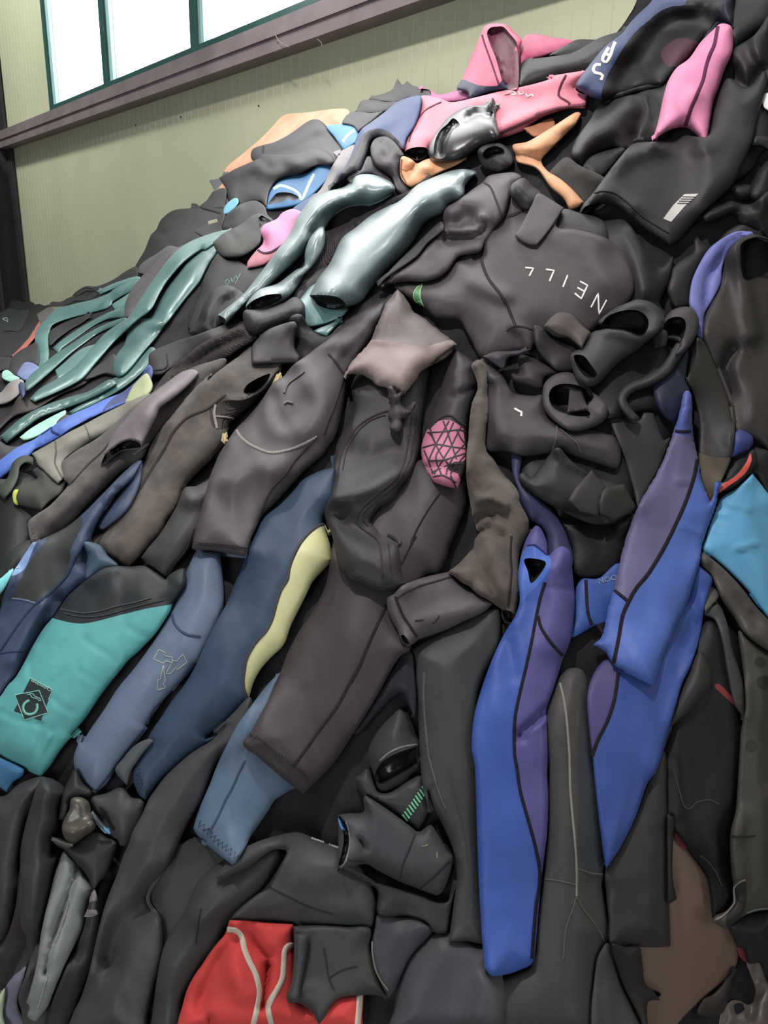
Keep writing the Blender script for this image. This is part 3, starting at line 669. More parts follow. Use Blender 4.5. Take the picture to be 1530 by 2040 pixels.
# ---- crest centre
P('wetsuit', 'black crumpled wetsuit with two pointed tips on the crest left of the pink suit', 'wetsuit', 'n:1f1c1e',
  "C:285,672! 330,650 400,630 450,600 480,530! 515,575 545,547! 575,575 630,590 700,610 720,660 640,670 560,665 480,695 380,690", dome=.04, wr=2)
P('wetsuit', 'dark slate wetsuit pillow shaped under the pointed black one', 'wetsuit', 'n:26242a',
  "C:203,765! 215,720 245,680 330,675 400,690 490,690 440,740 380,765 300,770", dome=.05)
P('wetsuit', 'slate grey creased wetsuit between the orange and navy sleeves on the crest', 'wetsuit', 'n:36363c',
  "C:105,835 150,770 220,755 300,765 380,758 330,810 260,860 215,890 190,860 150,845", dome=.04, wr=2)
g = P('wetsuit', 'magenta cuffed wetsuit sleeve with a dark opening on the crest', 'wetsuit', 'n:b2588c',
  "C:620,592 700,608 760,640 820,630 900,612 960,622 978,662 880,690 760,690 700,665", dome=.04)
g.mouth("C:640,600 700,610 712,640 700,655 660,640", .03, w=4)
# pink hooded suit behind
g = P('wetsuit', 'deep pink wetsuit with a standing loop collar on top of the crest', 'wetsuit', 'n:c24f76',
  "C:1200,610 1195,300 1230,200 1320,275 1345,245 1390,230 1450,236 D:150,235 300,262 230,310 130,350 0,385 C:1400,400 1330,430 1310,520 1300,620", dome=.02, T=.012)
g2 = g.part('collar', 'n:c95076', "C:885,600 915,540 985,375 1050,220 1072,180 1115,160 1180,160 1225,172 1270,215 1325,272 1308,330 1308,430 1298,600 1215,605 1100,628 975,668 955,625", T=.02, dome=.05, lift=.02)
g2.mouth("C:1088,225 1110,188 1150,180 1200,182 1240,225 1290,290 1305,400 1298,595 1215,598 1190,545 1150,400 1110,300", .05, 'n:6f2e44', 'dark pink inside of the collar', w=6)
g2.panel('navy_band', 'n:343a55', "C:870,610 915,540 1040,578 1160,580 1195,545 1230,620 1100,640 975,680", 'navy band at the foot of the collar')
g2.seam("C:1055,235 1070,290 1110,400 1170,575", 4, 's:7a2f4d')
P('wetsuit', 'flat black wetsuit flap lying across the pink collar suit', 'wetsuit', 'n:191619', "D:140,352! 220,300 320,252 510,248 640,180 600,260 480,330 330,370", T=.01)
P('wetsuit', 'rolled black wetsuit tube lying between the pink collar and pink torso', 'wetsuit', 'n:242125',
  "C:1293,525 1300,460 1340,412 1400,388 D:40,372 200,352 300,330 460,240 600,195 640,165 600,260 520,380 420,450 200,505 0,560 C:1400,600 1310,590", dome=.075, soft=1.4)
# ---- black mass in the top right corner
P('wetsuit', 'black wetsuit back in the top right corner behind the navy arch', 'wetsuit', 'n:252324',
  "D:1200,-60 1560,-60 1560,130 1450,210 1350,290 1290,345 1240,250 1220,100", dome=.05)
P('wetsuit', 'big black wetsuit hanging down the right edge near the top', 'wetsuit', 'n:242123',
  "D:1290,335 1440,225 1560,95 1560,900 1480,980 1430,1080 1300,1180 1150,1350 1080,1400 1100,1000 1200,700 1280,500", dome=.05).fold("D:1300,470 1400,560 1500,450", 16, -.03).fold("D:1440,230 1480,350 1540,480", 14, .02)
P('wetsuit', 'white rounded tag on a black wetsuit at the right edge', 'tag', 'w:e6e2dc', "D:1488,640! 1500,600 1530,588 1560,590 1560,700 1510,690", T=.008, dome=.01, wr=0)
P('wetsuit', 'dark charcoal wetsuit filling the slope under the pink arm', 'wetsuit', 'n:272526',
  "D:280,1000 300,900 340,840 400,760 440,690 560,620 720,575 900,515 960,600 900,860 800,900 700,905 620,960 540,935 400,1000 350,1070", dome=.06).fold("D:320,960 400,850 520,800 690,580", 24, .03).fold("D:700,600 760,700 700,860", 20, -.03)
P('wetsuit', 'short black sleeve end below the charcoal wetsuit right of the orange strip', 'wetsuit', 'n:262425', "D:355,1060 420,985 600,935 625,955 540,1060 470,1125 400,1130", dome=.03)
P('wetsuit', 'dusty olive-black wetsuit flap behind the orange strip', 'wetsuit', 'd:34322f', "D:140,1120 170,1060 250,998 330,1048 500,1138 440,1230 370,1310 250,1260", T=.012, dome=.02)
# right side stack under the tag legging
P('wetsuit', 'black sleeve roll at the right edge below the white tag', 'wetsuit', 'n:222021', "D:1410,930! 1440,870 1470,860 1560,880 1560,960 1480,930", dome=.03)
P('wetsuit', 'rounded black wetsuit bulge left of the right edge rolls', 'wetsuit', 'n:201e20', "D:1290,1190 1340,1170 1430,1178 1450,1240 1400,1280 1320,1260", dome=.07)
P('wetsuit', 'black wetsuit shoulder filling the right edge above the purple collar', 'wetsuit', 'n:222021', "D:1430,1180 1480,1070 1560,1010 1560,1290 1480,1300 1420,1260", dome=.07)
P('wetsuit', 'wavy black wetsuit leg at the right edge above the purple strip', 'wetsuit', 'n:212020',
  "G:1088,110 1120,60 1160,20 1260,-10 1340,15 1420,20 1560,-60 1560,260 1500,240 1420,190 1340,160 1290,95 1200,125 1110,152", dome=.06, soft=1.2).fold("G:1110,120 1200,90 1290,50", 9, .02)
# navy arch of the pink suit
pink = P('wetsuit', 'pink and navy wetsuit sprawled over the top, torso pink and arched sleeve navy', 'wetsuit', 'n:dd7a8e',
  "C:640,652 760,662 850,692 1000,662 1240,603 1400,570 1530,530 D:120,490 250,465 385,445! 310,555 335,592 378,602! 380,645 370,688! 250,695 100,745 0,815 C:1400,860 1290,905 1165,945! 1100,950 900,960 700,1000 690,1045 620,1090 545,1055 522,1020 545,940 590,850 630,760", dome=.06, T=.02)
pink.mouth("C:530,1030 560,1008 620,995 680,1003 690,1045 620,1085 550,1055", .05, w=5)
pink.fold("C:1180,870 1350,800 1530,740", 14, .025).fold("C:1240,640 D:0,620 150,600 300,560", 26, -.02).fold("C:760,800 700,900 600,960", 26, .02)
pink.seam("C:560,960 585,880 620,810 680,740 780,690", 3, 's:7c4054').seam("D:248,475 215,540 200,605 240,635 268,655 262,690", 5, 's:6d3347').seam("C:1190,895 1300,850 1420,795 1530,750 D:60,728 200,690 370,665", 8, 's:8d4d5d', h=.002)
pink.strokes('faded_lettering', 'n:eccfd2', ["C:1235,612 1265,618 1285,638 1250,640", "C:1300,618 1310,640 1340,630 1325,620", "C:1350,632 1365,655 1390,640 1400,655"], 4)
arch = pink.part('sleeve', 'n:1b1a1f', "D:308,550 345,480 410,395 500,290 600,215 650,150 700,95 780,20 840,-50 1310,-50 1315,60 1310,190 1290,165 1230,155 1190,200 1100,290 1000,400 900,505 860,545 720,578 560,625 480,640 410,620 375,600", T=.03, dome=.07, label='navy and black arched sleeve')
arch.panel('navy_band', 'n:33466f', "D:290,560 345,480 410,395 500,290 600,215 650,150 700,95 780,20 830,-60 1010,-60 1000,28 920,40 840,75 760,140 690,200 620,290 560,390 510,480 480,560 470,600 480,660 410,630", 'navy outer band')
arch.panel('navy_cuff_band', 'n:202434', "D:1215,-60 1330,-60 1325,200 1290,165 1230,155 1120,270 1190,130 1240,40", 'navy band above the pink cuff')
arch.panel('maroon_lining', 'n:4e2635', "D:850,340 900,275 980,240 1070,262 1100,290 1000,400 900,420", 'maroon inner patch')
arch.fold("D:470,600 560,400 700,200 850,60 1050,20", 26, .03).fold("D:640,560 760,350 900,180 1100,120", 60, -.05)
arch.strokes('white_lettering', 'n:e8ddc6', ["D:468,412 440,410 422,435 430,460 465,468 480,480 470,508", "D:520,300 500,330 478,378 505,395 530,350 545,300 560,265", "D:500,340 525,352"], 6.5)
pc = pink.part('cuff', 'n:da7ca8', "D:1230,150 1290,162 1308,210 1302,330 1252,450 1215,560 1185,640 1165,760 1150,860 1133,968! 1110,900 1070,850 1015,812 930,818 870,845 793,900! 830,780 860,640 880,560 900,505 950,430 1030,370 1100,270 1180,190", T=.03, dome=.075, label='long magenta pink sleeve end')
pc.seam("D:1212,165 1190,280 1160,350 1135,430 1120,500 1080,600 1040,690 1005,800", 8, 's:6b3050', h=.002).fold("D:820,870 950,760 1050,600", 16, .02).fold("D:1000,810 980,700", 12, -.015)
pb = pink.part('sleeve', 'n:42588a', "C:245,870 300,830 400,755 480,690 560,658 640,652 636,750 600,850 545,940 520,1020 440,965 350,935 300,965 270,1060 225,1170 140,1200 15,1295! 80,1170 130,1120 180,1020 205,930", T=.018, dome=.055, label='creased navy blue left sleeve')
pb.fold("C:300,850 420,800 560,700", 22, .02).fold("C:260,900 230,1050 130,1180", 12, .02).fold("C:500,690 560,740 590,720", 8, -.008)
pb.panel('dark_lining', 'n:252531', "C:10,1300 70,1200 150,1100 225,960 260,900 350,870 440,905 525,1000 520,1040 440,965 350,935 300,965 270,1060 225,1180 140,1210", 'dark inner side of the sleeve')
P('wetsuit', 'navy-black crumpled lining under the blue sleeve near the crest', 'wetsuit', 'n:2a262f', "C:140,1215 225,1165 280,1060 330,1090 400,1160 450,1240 380,1230 320,1185 200,1190", T=.012, dome=.03, wr=2.5)
g = P('wetsuit', 'brownish black sleeve end crumpled beside the left orange cuff', 'wetsuit', 'n:332c2f',
  "C:300,990 330,940 370,925 420,930 480,980 530,1055 510,1080 500,1200 570,1275 540,1330 470,1290 440,1200 340,1130 305,1060", dome=.07, wr=1.8)
g.fold("C:360,950 420,1010 400,1060", 8, -.03)
g = P('wetsuit', 'orange wetsuit cuff with ragged inside fold left of the shiny black glove', 'wetsuit', 'n:dc9a68',
  "C:505,1068 530,1058 580,1080 615,1108 660,1085 720,1072 800,1090 900,1060 960,1060 900,1110 770,1170 700,1210 580,1268 530,1240 500,1180", dome=.045, wr=1.6)
g.fold("C:545,1200 560,1160 610,1120", 6, -.03).fold("C:600,1090 650,1140 700,1130", 8, .02).seam("C:512,1080 508,1170 540,1235", 3, 's:8a5a3c')
g = P('glove', 'shiny black rubber glove lying across the pink torso', 'glove', 'p:363438',
  "C:690,1010 715,940 760,870 830,790 920,735 1000,712 1050,712 1090,690 1130,660! 1152,700 1178,708! 1145,765 1165,860 1168,940 1050,990 960,1050 900,1082 800,1100 730,1090 698,1060", dome=.06, T=.02)
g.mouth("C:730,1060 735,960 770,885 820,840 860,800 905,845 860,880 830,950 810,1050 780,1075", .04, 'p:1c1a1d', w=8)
g.fold("C:950,800 1020,760 1110,770 1140,720", 8, -.03).fold("C:850,950 980,900 1100,850", 26, .02).fold("C:1110,680 1120,760", 6, .02)
P('wetsuit', 'orange scrap tucked under the stitched edge of the pink torso', 'wetsuit', 'n:a8693f', "C:1335,868! 1400,850 1530,800 1540,880 1450,920 1400,925", T=.01)
g = P('hood', 'small black neoprene hood right of the shiny glove', 'hood', 'n:262326', "C:1022,1040 1040,1000 1100,975 1180,972 1250,1020 1270,1090 1240,1140 1150,1170 1060,1130", dome=.06)
g.mouth("C:1060,1040 1090,1005 1150,990 1205,1015 1200,1050 1150,1060 1100,1090 1075,1080", .03, w=6)
g = P('wetsuit', 'orange crumpled wetsuit strip hanging from under the pink torso', 'wetsuit', 'n:d99a68',
  "D:-90,920 0,900 90,850 200,780 310,712 342,722 310,790 260,840 220,880 140,960 92,1022 130,1085 210,1135 290,1205 360,1282! 330,1312 270,1335! 230,1260 150,1190 80,1090 40,1060 -60,1030 -75,980", dome=.045, wr=2)
g.seam("D:100,1020 150,1085 240,1145 350,1262", 3, 's:9c6b47').fold("D:-60,990 30,990 100,1020", 9, -.02).fold("D:-30,950 100,900 260,780", 18, .015)
# legging with the pale tag
g = P('wetsuit', 'black neoprene leggings with a pale grey striped tag below the pink arm', 'wetsuit', 'n:2d2a2d',
  "D:330,1372 350,1305 420,1225 480,1140 540,1060 650,928 700,905 830,895 1000,860 1150,860 1190,700 1270,500 1400,560 1500,450 1530,520 1480,690 1430,900 1380,1020 1300,1180 1130,1340 960,1530 905,1562! 720,1440 650,1380 560,1310 450,1295 400,1340", dome=.05, T=.022)
g.mouth("D:338,1378 360,1320 410,1298 480,1296 560,1312 620,1350 580,1380 500,1340 440,1370 380,1400", .05, w=5)
g.seam("D:425,1228 480,1212 560,1228 650,1295 740,1380 900,1480", 3, 's:333034').fold("D:560,1050 700,960 850,930", 20, .02).fold("D:420,1240 520,1260 640,1330", 22, .02)
g.panel('reflective_tag', 'b:b9b6b0', "D:865,1388! 930,1300! 1000,1232! 1088,1230! 1000,1310! 915,1408!", 'pale grey reflective tag')
g.strokes('tag_lines', 'b:3c3a3c', ["D:985,1248 1070,1250", "D:975,1262 1058,1263", "D:965,1276 1045,1277", "D:955,1290 1035,1291"], 1.6)
# ---- silver rubber suits
P('wetsuit', 'charcoal ribbed legging between the two silver rubber suits', 'wetsuit', 'k:342f31',
  "C:0,1560 200,1480 400,1360 560,1290 700,1180 720,1200 600,1330 400,1430 200,1560 E:1000,300 900,400 850,480 790,500 750,540 700,600 630,640 650,500 750,330 830,180 900,100", dome=.04)
P('wetsuit', 'black rubber wetsuit strip showing under the big silver leg', 'wetsuit', 'n:252226', "E:640,620 750,510 800,460 860,440 900,380 1000,420 900,560 760,600 700,680 640,720", dome=.03)
g = P('wetsuit', 'pale teal flat rubber cuff under the end of the big silver leg', 'wetsuit', 'r:6f9a9a', "E:593,770! 690,645 760,570 860,540 990,690 1000,740 930,805 742,860! 650,805", dome=.02, T=.012)
g.seam("E:600,772 740,858 930,800", 3, 's:2c3b3c')
P('wetsuit', 'small teal rubber corner with a slot below the pale teal cuff', 'wetsuit', 'r:5c8787', "E:765,885 870,835 960,790 900,870 852,922!", T=.01)
g = P('wetsuit', 'silver-green rubber wetsuit with a thin curled arm and an open leg', 'wetsuit', 'r:6f8888',
  "C:130,1260 200,1190 320,1183 440,1235 465,1290 400,1350 300,1395 E:1100,30 1000,45 920,90 870,140 840,190 790,230 740,300 640,410 500,540 420,620 340,670 300,700 165,842! 112,776! 280,640 370,530 440,440 520,330 590,240 630,160 680,70 745,-5 850,-60", dome=.055, T=.018)
g.fold("E:560,380 680,220 800,60 C:150,1300 260,1270", 16, .02).fold("E:760,200 880,80 C:330,1390 430,1340", 14, -.02)
g.mouth("E:108,775 165,800 168,845 130,832", .02, w=3)
l = g.part('leg', 'r:76898b', "E:305,718 330,665 400,600 520,560 600,500 650,465 700,440 705,350 740,250 800,180 835,180 838,300 770,430 690,520 650,590 610,640 550,690 430,742 335,757", T=.02, dome=.055, label='silver leg ending in a round opening')
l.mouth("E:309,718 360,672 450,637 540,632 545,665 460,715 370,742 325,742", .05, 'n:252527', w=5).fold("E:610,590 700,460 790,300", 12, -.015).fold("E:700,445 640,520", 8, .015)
g = P('wetsuit', 'wide silver rubber wetsuit leg with white scratches and an oval opening', 'wetsuit', 'r:76898b',
  "E:735,640! 800,520 870,430 900,370 960,250 1050,180 1150,100 1280,30 C:480,1370 540,1325 620,1250 750,1190 850,1155 930,1145 1010,1158 1022,1180 980,1210 940,1260 930,1330 840,1385 800,1440 E:1530,140 1400,330 1250,480 1150,600 1080,690 985,722! 960,742 880,742 800,712", dome=.085, T=.024, soft=1.6)
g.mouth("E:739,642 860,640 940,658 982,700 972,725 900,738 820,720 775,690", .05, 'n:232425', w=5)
g.fold("C:930,1150 930,1260 920,1340", 9, .02).fold("E:1500,180 1300,440 1150,610", 16, -.012)
# ---- left slope below the teal arms
P('wetsuit', 'dark wetsuit at the left edge under the lowest teal arm', 'wetsuit', 'n:3d3b3e', "H:-60,600 0,610 60,640 140,640 220,610 120,690 40,740 0,780 -60,800", dome=.04)
P('wetsuit', 'mint green wetsuit scrap under the teal trouser leg', 'wetsuit', 'n:93d4b8', "H:133,582! 200,528 300,468 442,398 445,430 400,480 385,512 300,555 215,592 160,602", dome=.03)
P('wetsuit', 'small grey-brown wetsuit corner beside the mint scrap', 'wetsuit', 'n:4e4a48', "H:375,510! 390,470 440,430 480,432 560,420 500,470 430,500", T=.008)
g = P('wetsuit', 'bright blue wetsuit arm running diagonally to the left edge', 'wetsuit', 'n:4a6fc4',
  "H:-60,800 0,738 60,690 120,648 240,590 350,510 480,430 600,378 720,320 820,280 900,220 960,160 1010,90 1040,140 1000,240 900,330 740,400 600,460 480,530 400,585 300,640 240,668 190,720 100,790 0,865 -60,900", dome=.05)
g.panel('navy_panel', 'n:36457c', "H:690,410 730,350 800,290 900,220 1060,60 1040,200 900,320 780,360 720,390", 'navy upper part').seam("H:350,515 350,540 430,580", 5, 's:2a3564').seam("H:240,590 350,515", 4, 's:2f3f80').panel('lilac_edge', 'n:7480c2', "H:380,600 480,520 620,450 720,395 860,340 900,340 740,420 600,480 480,560", 'lilac lower edge')
P('wetsuit', 'pale olive green wetsuit part emerging beneath the black cuffed sleeve', 'wetsuit', 'n:a0ab7c', "H:845,355! 890,250 940,190 990,148 1010,165 1035,230 1010,290 940,330", dome=.04)
P('wetsuit', 'black wetsuit bundle in the shade at the left edge under the olive suit', 'wetsuit', 'n:252926', "H:-60,890 60,860 150,820 300,880 430,900 420,1000 300,1090 220,1150 200,1300 80,1500 -60,1520", dome=.05)
P('wetsuit', 'rounded dark green-black wetsuit at the left edge above the cyan edge', 'wetsuit', 'n:2a2f2c', "H:-60,1500 0,1480 30,1400 80,1340 160,1290 215,1280 240,1350 200,1420 120,1480 60,1560 -60,1600", dome=.05)
g = P('wetsuit', 'olive black wetsuit with a small yellow tag at the left', 'wetsuit', 'n:363933', "H:215,800 250,860 180,890 130,905 100,930 85,960 90,1030 130,1042 200,1060 285,1078! 340,1020 420,960 445,890 430,850 390,870 300,780", dome=.03)
g.panel('yellow_tag', 'b:c3d235', "H:82,950 100,935 125,935 108,990 126,1047! 98,1032 88,1000", 'yellow-green edge tag')
P('wetsuit', 'curled green-black neoprene strip left of the olive suit', 'wetsuit', 'n:3d433b', band("H:0,975 50,920 90,850 110,770 170,730 230,745", (24, 14)), T=.014, dome=.01)
g = P('wetsuit', 'olive grey wetsuit torso lying open on the left slope', 'wetsuit', 'n:77766b',
  "H:215,692! 370,605 470,545 560,500 700,425 850,352 960,300 1020,290 1010,360 930,430 820,490 700,565 560,650 430,745 440,850 392,896! 340,850 290,800 255,770 240,730", dome=.04)
g.seam("H:375,605 380,680 372,750 400,820 432,870", 4, 's:5f5f56').seam("H:575,500 600,560 612,612", 2.5, 's:605f57').fold("H:250,700 420,640 600,530", 16, .012)
g = P('wetsuit', 'ribbed black wetsuit collar band running across the slope below the charcoal sleeve', 'wetsuit', 'k:3d3938',
  "c:492,705 540,640 585,585 625,515 660,468 700,430 745,395 800,350 860,318 920,290 985,266 1028,300 1028,330 960,370 900,410 820,440 740,475 680,510 640,560 590,620 545,660", dome=.05, T=.018)
g.fold("c:680,455 760,430 850,370 960,320", 7, -.02).fold("c:760,395 860,335 960,285", 9, .012)
g = P('wetsuit', 'long charcoal dusty sleeve with a stitched cuff lying on the left', 'wetsuit', 'd:454140',
  "H:415,750! 520,670 640,600 720,540 800,470 880,390 960,330 1100,230 1300,110 1420,70 1530,50 1500,160 1400,280 1250,400 1120,500 1020,620 950,740 860,790 780,850 700,930 620,1010 560,1070 490,1150 430,1205 330,1285 240,1312! 212,1290 192,1200 200,1140 330,1050 400,980 465,900 440,880", dome=.06, T=.02)
g.seam("H:740,620 680,690 600,760 500,870 430,940", 4, 's:3f3b3a').seam("H:900,700 960,660 1020,620", 5, 's:827c7a').zig("H:198,1180 215,1230 235,1262 262,1285", 4, 7, 2, 'b:837b74').fold("H:300,1120 450,990 640,830 800,720", 22, .014)
g = P('wetsuit', 'wrinkled mauve-grey cuffed sleeve laid over the dusty charcoal sleeve', 'wetsuit', 'n:766c70',
  "H:680,766! 700,700 730,640 780,545 860,450 960,340 1060,270 1170,180 1240,135 1310,122 1345,150 1290,220 1200,300 1130,350 1080,390 1060,440 1040,480 1010,540 960,640! 950,662 880,668 820,680 760,722 720,760", dome=.055, T=.018, wr=1.8)
g.mouth("H:686,762 712,700 760,660 830,615 890,600 945,622 952,650 880,660 820,672 750,718 715,757", .03, w=4).seam("H:705,700 760,650 830,605 900,592 955,615", 4, 's:544d50')
g = P('wetsuit', 'black neoprene ball shaped sleeve end between the silver leg and the square flap', 'wetsuit', 'n:2e2b2f', "E:285,790 300,740 430,735 560,690 640,650 700,700 690,780 600,820 520,860 440,890 370,905 310,870", dome=.07)
P('wetsuit', 'black wetsuit fold with a stiff corner under the pale teal cuff', 'wetsuit', 'n:211f22', "E:600,800 680,770 740,860 850,920 930,850 1020,760 1200,620 1300,560 1350,640 1240,740 1100,800 960,900 800,1020 700,1080 640,1070", dome=.03)
g = P('wetsuit', 'dusty brown-black wetsuit leg with rib-knit knee running down to a torn hem', 'wetsuit', 'd:4b443f',
  "E:345,985 260,1050 150,1130 50,1210 H:1440,150 1370,200 1300,270 1240,340 1160,440 1080,540 1020,640 985,740 920,850 850,970 780,1080 740,1150 690,1210 570,1312! 600,1342 645,1345 700,1395 780,1425 862,1468! 950,1385 1010,1310 1080,1240 1130,1150 1190,1070 1250,925 1340,820 1430,730 1530,600 E:200,1510 330,1395 480,1255 570,1110 470,1100 400,1050", dome=.07, T=.022, rag=.6)
g.seam("H:1530,290 1400,390 1310,425 1250,460 1170,550 1120,650 1040,780 940,940 820,1090 720,1200 640,1335", 6, 's:3e3734')
g.panel('ribbed_knee', 'k:413c3a', "E:60,1400 110,1368 200,1350 280,1350 400,1300 450,1240 540,1110 600,1120 520,1250 400,1370 230,1520 90,1540", 'ribbed knee panel').seam("E:100,1380 90,1440 110,1540", 6, 's:8b8280').seam("E:95,1460 170,1465 240,1480", 4, 's:8b8280')
g.mouth("E:290,1300 310,1250 370,1210 430,1182 470,1172 450,1230 400,1290 340,1318", .04, w=6).fold("H:1400,200 1290,330 1160,480", 16, .012).fold("E:170,1340 280,1345 400,1290 470,1210", 7, .012)
g = P('wetsuit', 'charcoal wetsuit leg between the torn brown-black leg and the knee-pad leg', 'wetsuit', 'n:3c393a',
  "H:1530,690 1430,850 1330,910 1250,925 1190,1060 1080,1240 1010,1320 955,1395! L:1150,205 1255,285! 1300,220 1400,110 1480,20 I:20,1350 200,1000 200,700", dome=.05, T=.016)
g.seam("L:1265,260 1350,150 1430,40 I:20,1200", 4, 's:36333a').strokes('stitch_marks', 'b:2a2729', ["L:1110,150 1180,190", "L:1190,200 1240,240"], 2).fold("I:0,1000 60,960 120,870", 18, .02)
P('wetsuit', 'square-cut black neoprene flap lying on the brown-black leg', 'wetsuit', 'n:383437', "E:345,1112! 342,1000 380,940 450,875 560,832 635,818 655,850 640,920 640,1000 675,1060 655,1102! 500,1105", T=.02, dome=.03)
P('wetsuit', 'thin mustard edged strip beside the knee-pad leg', 'wetsuit', 'n:a8904f', "I:520,290! 545,240 575,180 605,140 615,150 580,230 545,285", T=.006, dome=.0)
P('wetsuit', 'small mustard edge loop beside the ribbed knee', 'wetsuit', 'n:a8975f', "I:215,590 225,560 245,545 240,590 230,630!", T=.008, dome=.0)
# slate suits that lie under the charcoal legs
P('wetsuit', 'dark blue wetsuit behind the brown-black leg, only its sheen edge visible', 'wetsuit', 'n:3c4a63', "H:960,740 880,780 840,860 790,960 740,1040 690,1120 660,1190 700,1210 860,1080 950,900", dome=.04)
# ---- middle: torso with the white letters and what lies round it
P('wetsuit', 'black wetsuit hanging right of the lettered torso', 'wetsuit', 'n:2b292a',
  "G:60,180 250,190 300,140 540,125 600,170 640,230 700,330 800,450 885,375 880,480 860,560 830,620 800,700 850,800 700,860 400,900 500,700", dome=.05).fold("G:600,200 660,340 700,600", 24, .03)
P('wetsuit', 'dark ridge of neoprene above the lettered torso near the velcro strap', 'wetsuit', 'n:302e30', "F:1160,560 1260,400 1370,420 1540,480 1560,640 1400,600 1250,600", dome=.05)
P('wetsuit', 'ribbed black sleeve stub left of the purple strip', 'wetsuit', 'n:2e2b2d', "G:848,610 870,520 890,450 960,390 1020,350 1030,270 1055,243 1075,270 1140,330 1080,420 1020,560 1000,700 960,720 905,725 870,680", dome=.05)
on = P('wetsuit', 'black wetsuit torso with large white letters and rumpled shoulder', 'wetsuit', 'n:474143',
  "F:700,690 720,560 800,460 840,380 860,300 900,230 960,190 1010,400 1150,380 1250,400 G:100,175 250,195 430,250 540,340 600,460 622,590 600,660 540,740 430,800 350,870 F:1430,1250 1250,1270 1130,1250 1050,1348 940,1362 720,1402 640,1280 560,1150 480,1140 400,1130 320,1060 200,1000 115,920! 200,890 330,890 430,860 490,810 560,720", dome=.075, T=.022, soft=1.8)
on.seam("F:1010,395 940,430 860,462 790,530 740,610 718,690 715,760 760,870 830,960 880,1040 910,1110 940,1185", 7, 's:353033').seam("F:880,1220 940,1188 1020,1200 1120,1235", 4, 's:39353a')
on.fold("F:640,880 760,940 860,980", 18, .02).fold("F:1040,1345 1010,1240 930,1190", 10, .015).fold("F:560,720 640,760 700,700", 10, -.02)
on.strokes('white_letters', 'b:f2f0ea', ["F:1008,793! 1063,797! 1036,849!", "F:1148,805! 1203,812! 1173,884!", "F:1296,843! 1264,924!", "F:1378,886! 1430,913! 1388,1004! 1342,966!", "F:1360,928! 1410,955!", "G:332,722! 380,628! 386,768! 438,672!"], 3.8, label='white letters reading NEILL, upside down')
on.panel('wave_emblem', 'b:4f8a58', "F:312,903! 275,925 250,965 252,1000 268,1030 322,1057! 298,1005 296,950", 'green crescent wave emblem').strokes('emblem_edge', 'b:a9d08b', ["F:312,903! 275,925 250,970 256,1010 268,1030 290,1020 322,1057! 298,1005 296,950 312,903"], 1.8)
sl = on.part('sleeve', 'n:50494f', "F:455,532 450,450 475,385 540,345 600,300 660,255 720,215 760,170 870,150 940,150 985,185 920,260 900,340 860,460 800,530 740,610 700,690 560,722 490,810 430,860 330,890 190,890 40,915! 20,905! 100,840 270,722 350,620 400,555 430,540", T=.022, dome=.06, label='rumpled left shoulder and sleeve')
sl.fold("F:440,545 500,545 560,552 650,540 700,515 712,460", 9, .035).fold("F:500,600 620,580 720,540", 22, -.03).fold("F:560,500 620,450 670,480", 22, -.03).fold("F:60,870 280,730 400,600", 14, .02)
sl.seam("F:725,215 770,245 800,310 830,390 858,458", 5, 's:433c41')
P('wetsuit', 'dark navy sliver between the silver leg and the lettered torso', 'wetsuit', 'n:1f1c22', "F:5,920! 100,800 250,650 430,480 460,540 350,630 270,725 100,845", T=.01)
P('wetsuit', 'black folded collar behind the velcro strap', 'wetsuit', 'n:2f2c2f', "F:905,255 930,215 1000,185 1060,240 1120,290 1100,370 1010,405 940,350 910,310", dome=.05)
P('strap', 'grey rounded velcro strap lying on top of the lettered torso', 'strap', 'n:433f41', "F:935,578! 1000,470 1050,370 1095,290 1180,330 1272,388! 1200,500 1150,570 1090,642! 1050,645 985,620", T=.012, dome=.01, wr=.5)
# right-hand torso and purple strip
P('wetsuit', 'black wetsuit lining behind the purple strip at the right', 'wetsuit', 'n:292628', "G:1140,330 1200,260 1260,200 1350,160 1430,190 1500,230 1420,235 1300,250 1200,330", dome=.04)
g = P('wetsuit', 'purple-blue wetsuit edge strip beside the large black hanging torso', 'wetsuit', 'n:6f76bb',
  "G:998,720 1000,620 1022,520 1080,400 1130,325 1200,268 1300,212 1380,203 1430,222 1320,280 1260,340 1222,450 1212,560 1150,680 1105,760 1096,860 1090,948! 1040,900 1030,800", dome=.03)
g.fold("G:1380,225 1260,290 1200,400 1130,520 1110,700", 9, -.018)
g = P('wetsuit', 'large black wetsuit torso hanging down the right side with a dark neck hole', 'wetsuit', 'n:393635',
  "G:1092,940 1100,800 1150,690 1205,590 1230,450 1245,370 1290,300 1360,245 1440,222 1500,240 1560,280 1570,1700 1450,1620 1310,1590 1275,1400 1240,1300 1180,1150", dome=.07, T=.024, soft=2)
g.mouth("G:1342,310 1390,262 1480,248 1600,300 1600,520 1480,520 1368,532", .07, w=8).fold("G:1310,300 1340,500 1380,700 1420,900", 20, .03).fold("G:1290,1010 1240,1130 1270,1300", 14, -.03).fold("G:1350,560 1400,900 1380,1200", 50, -.03)
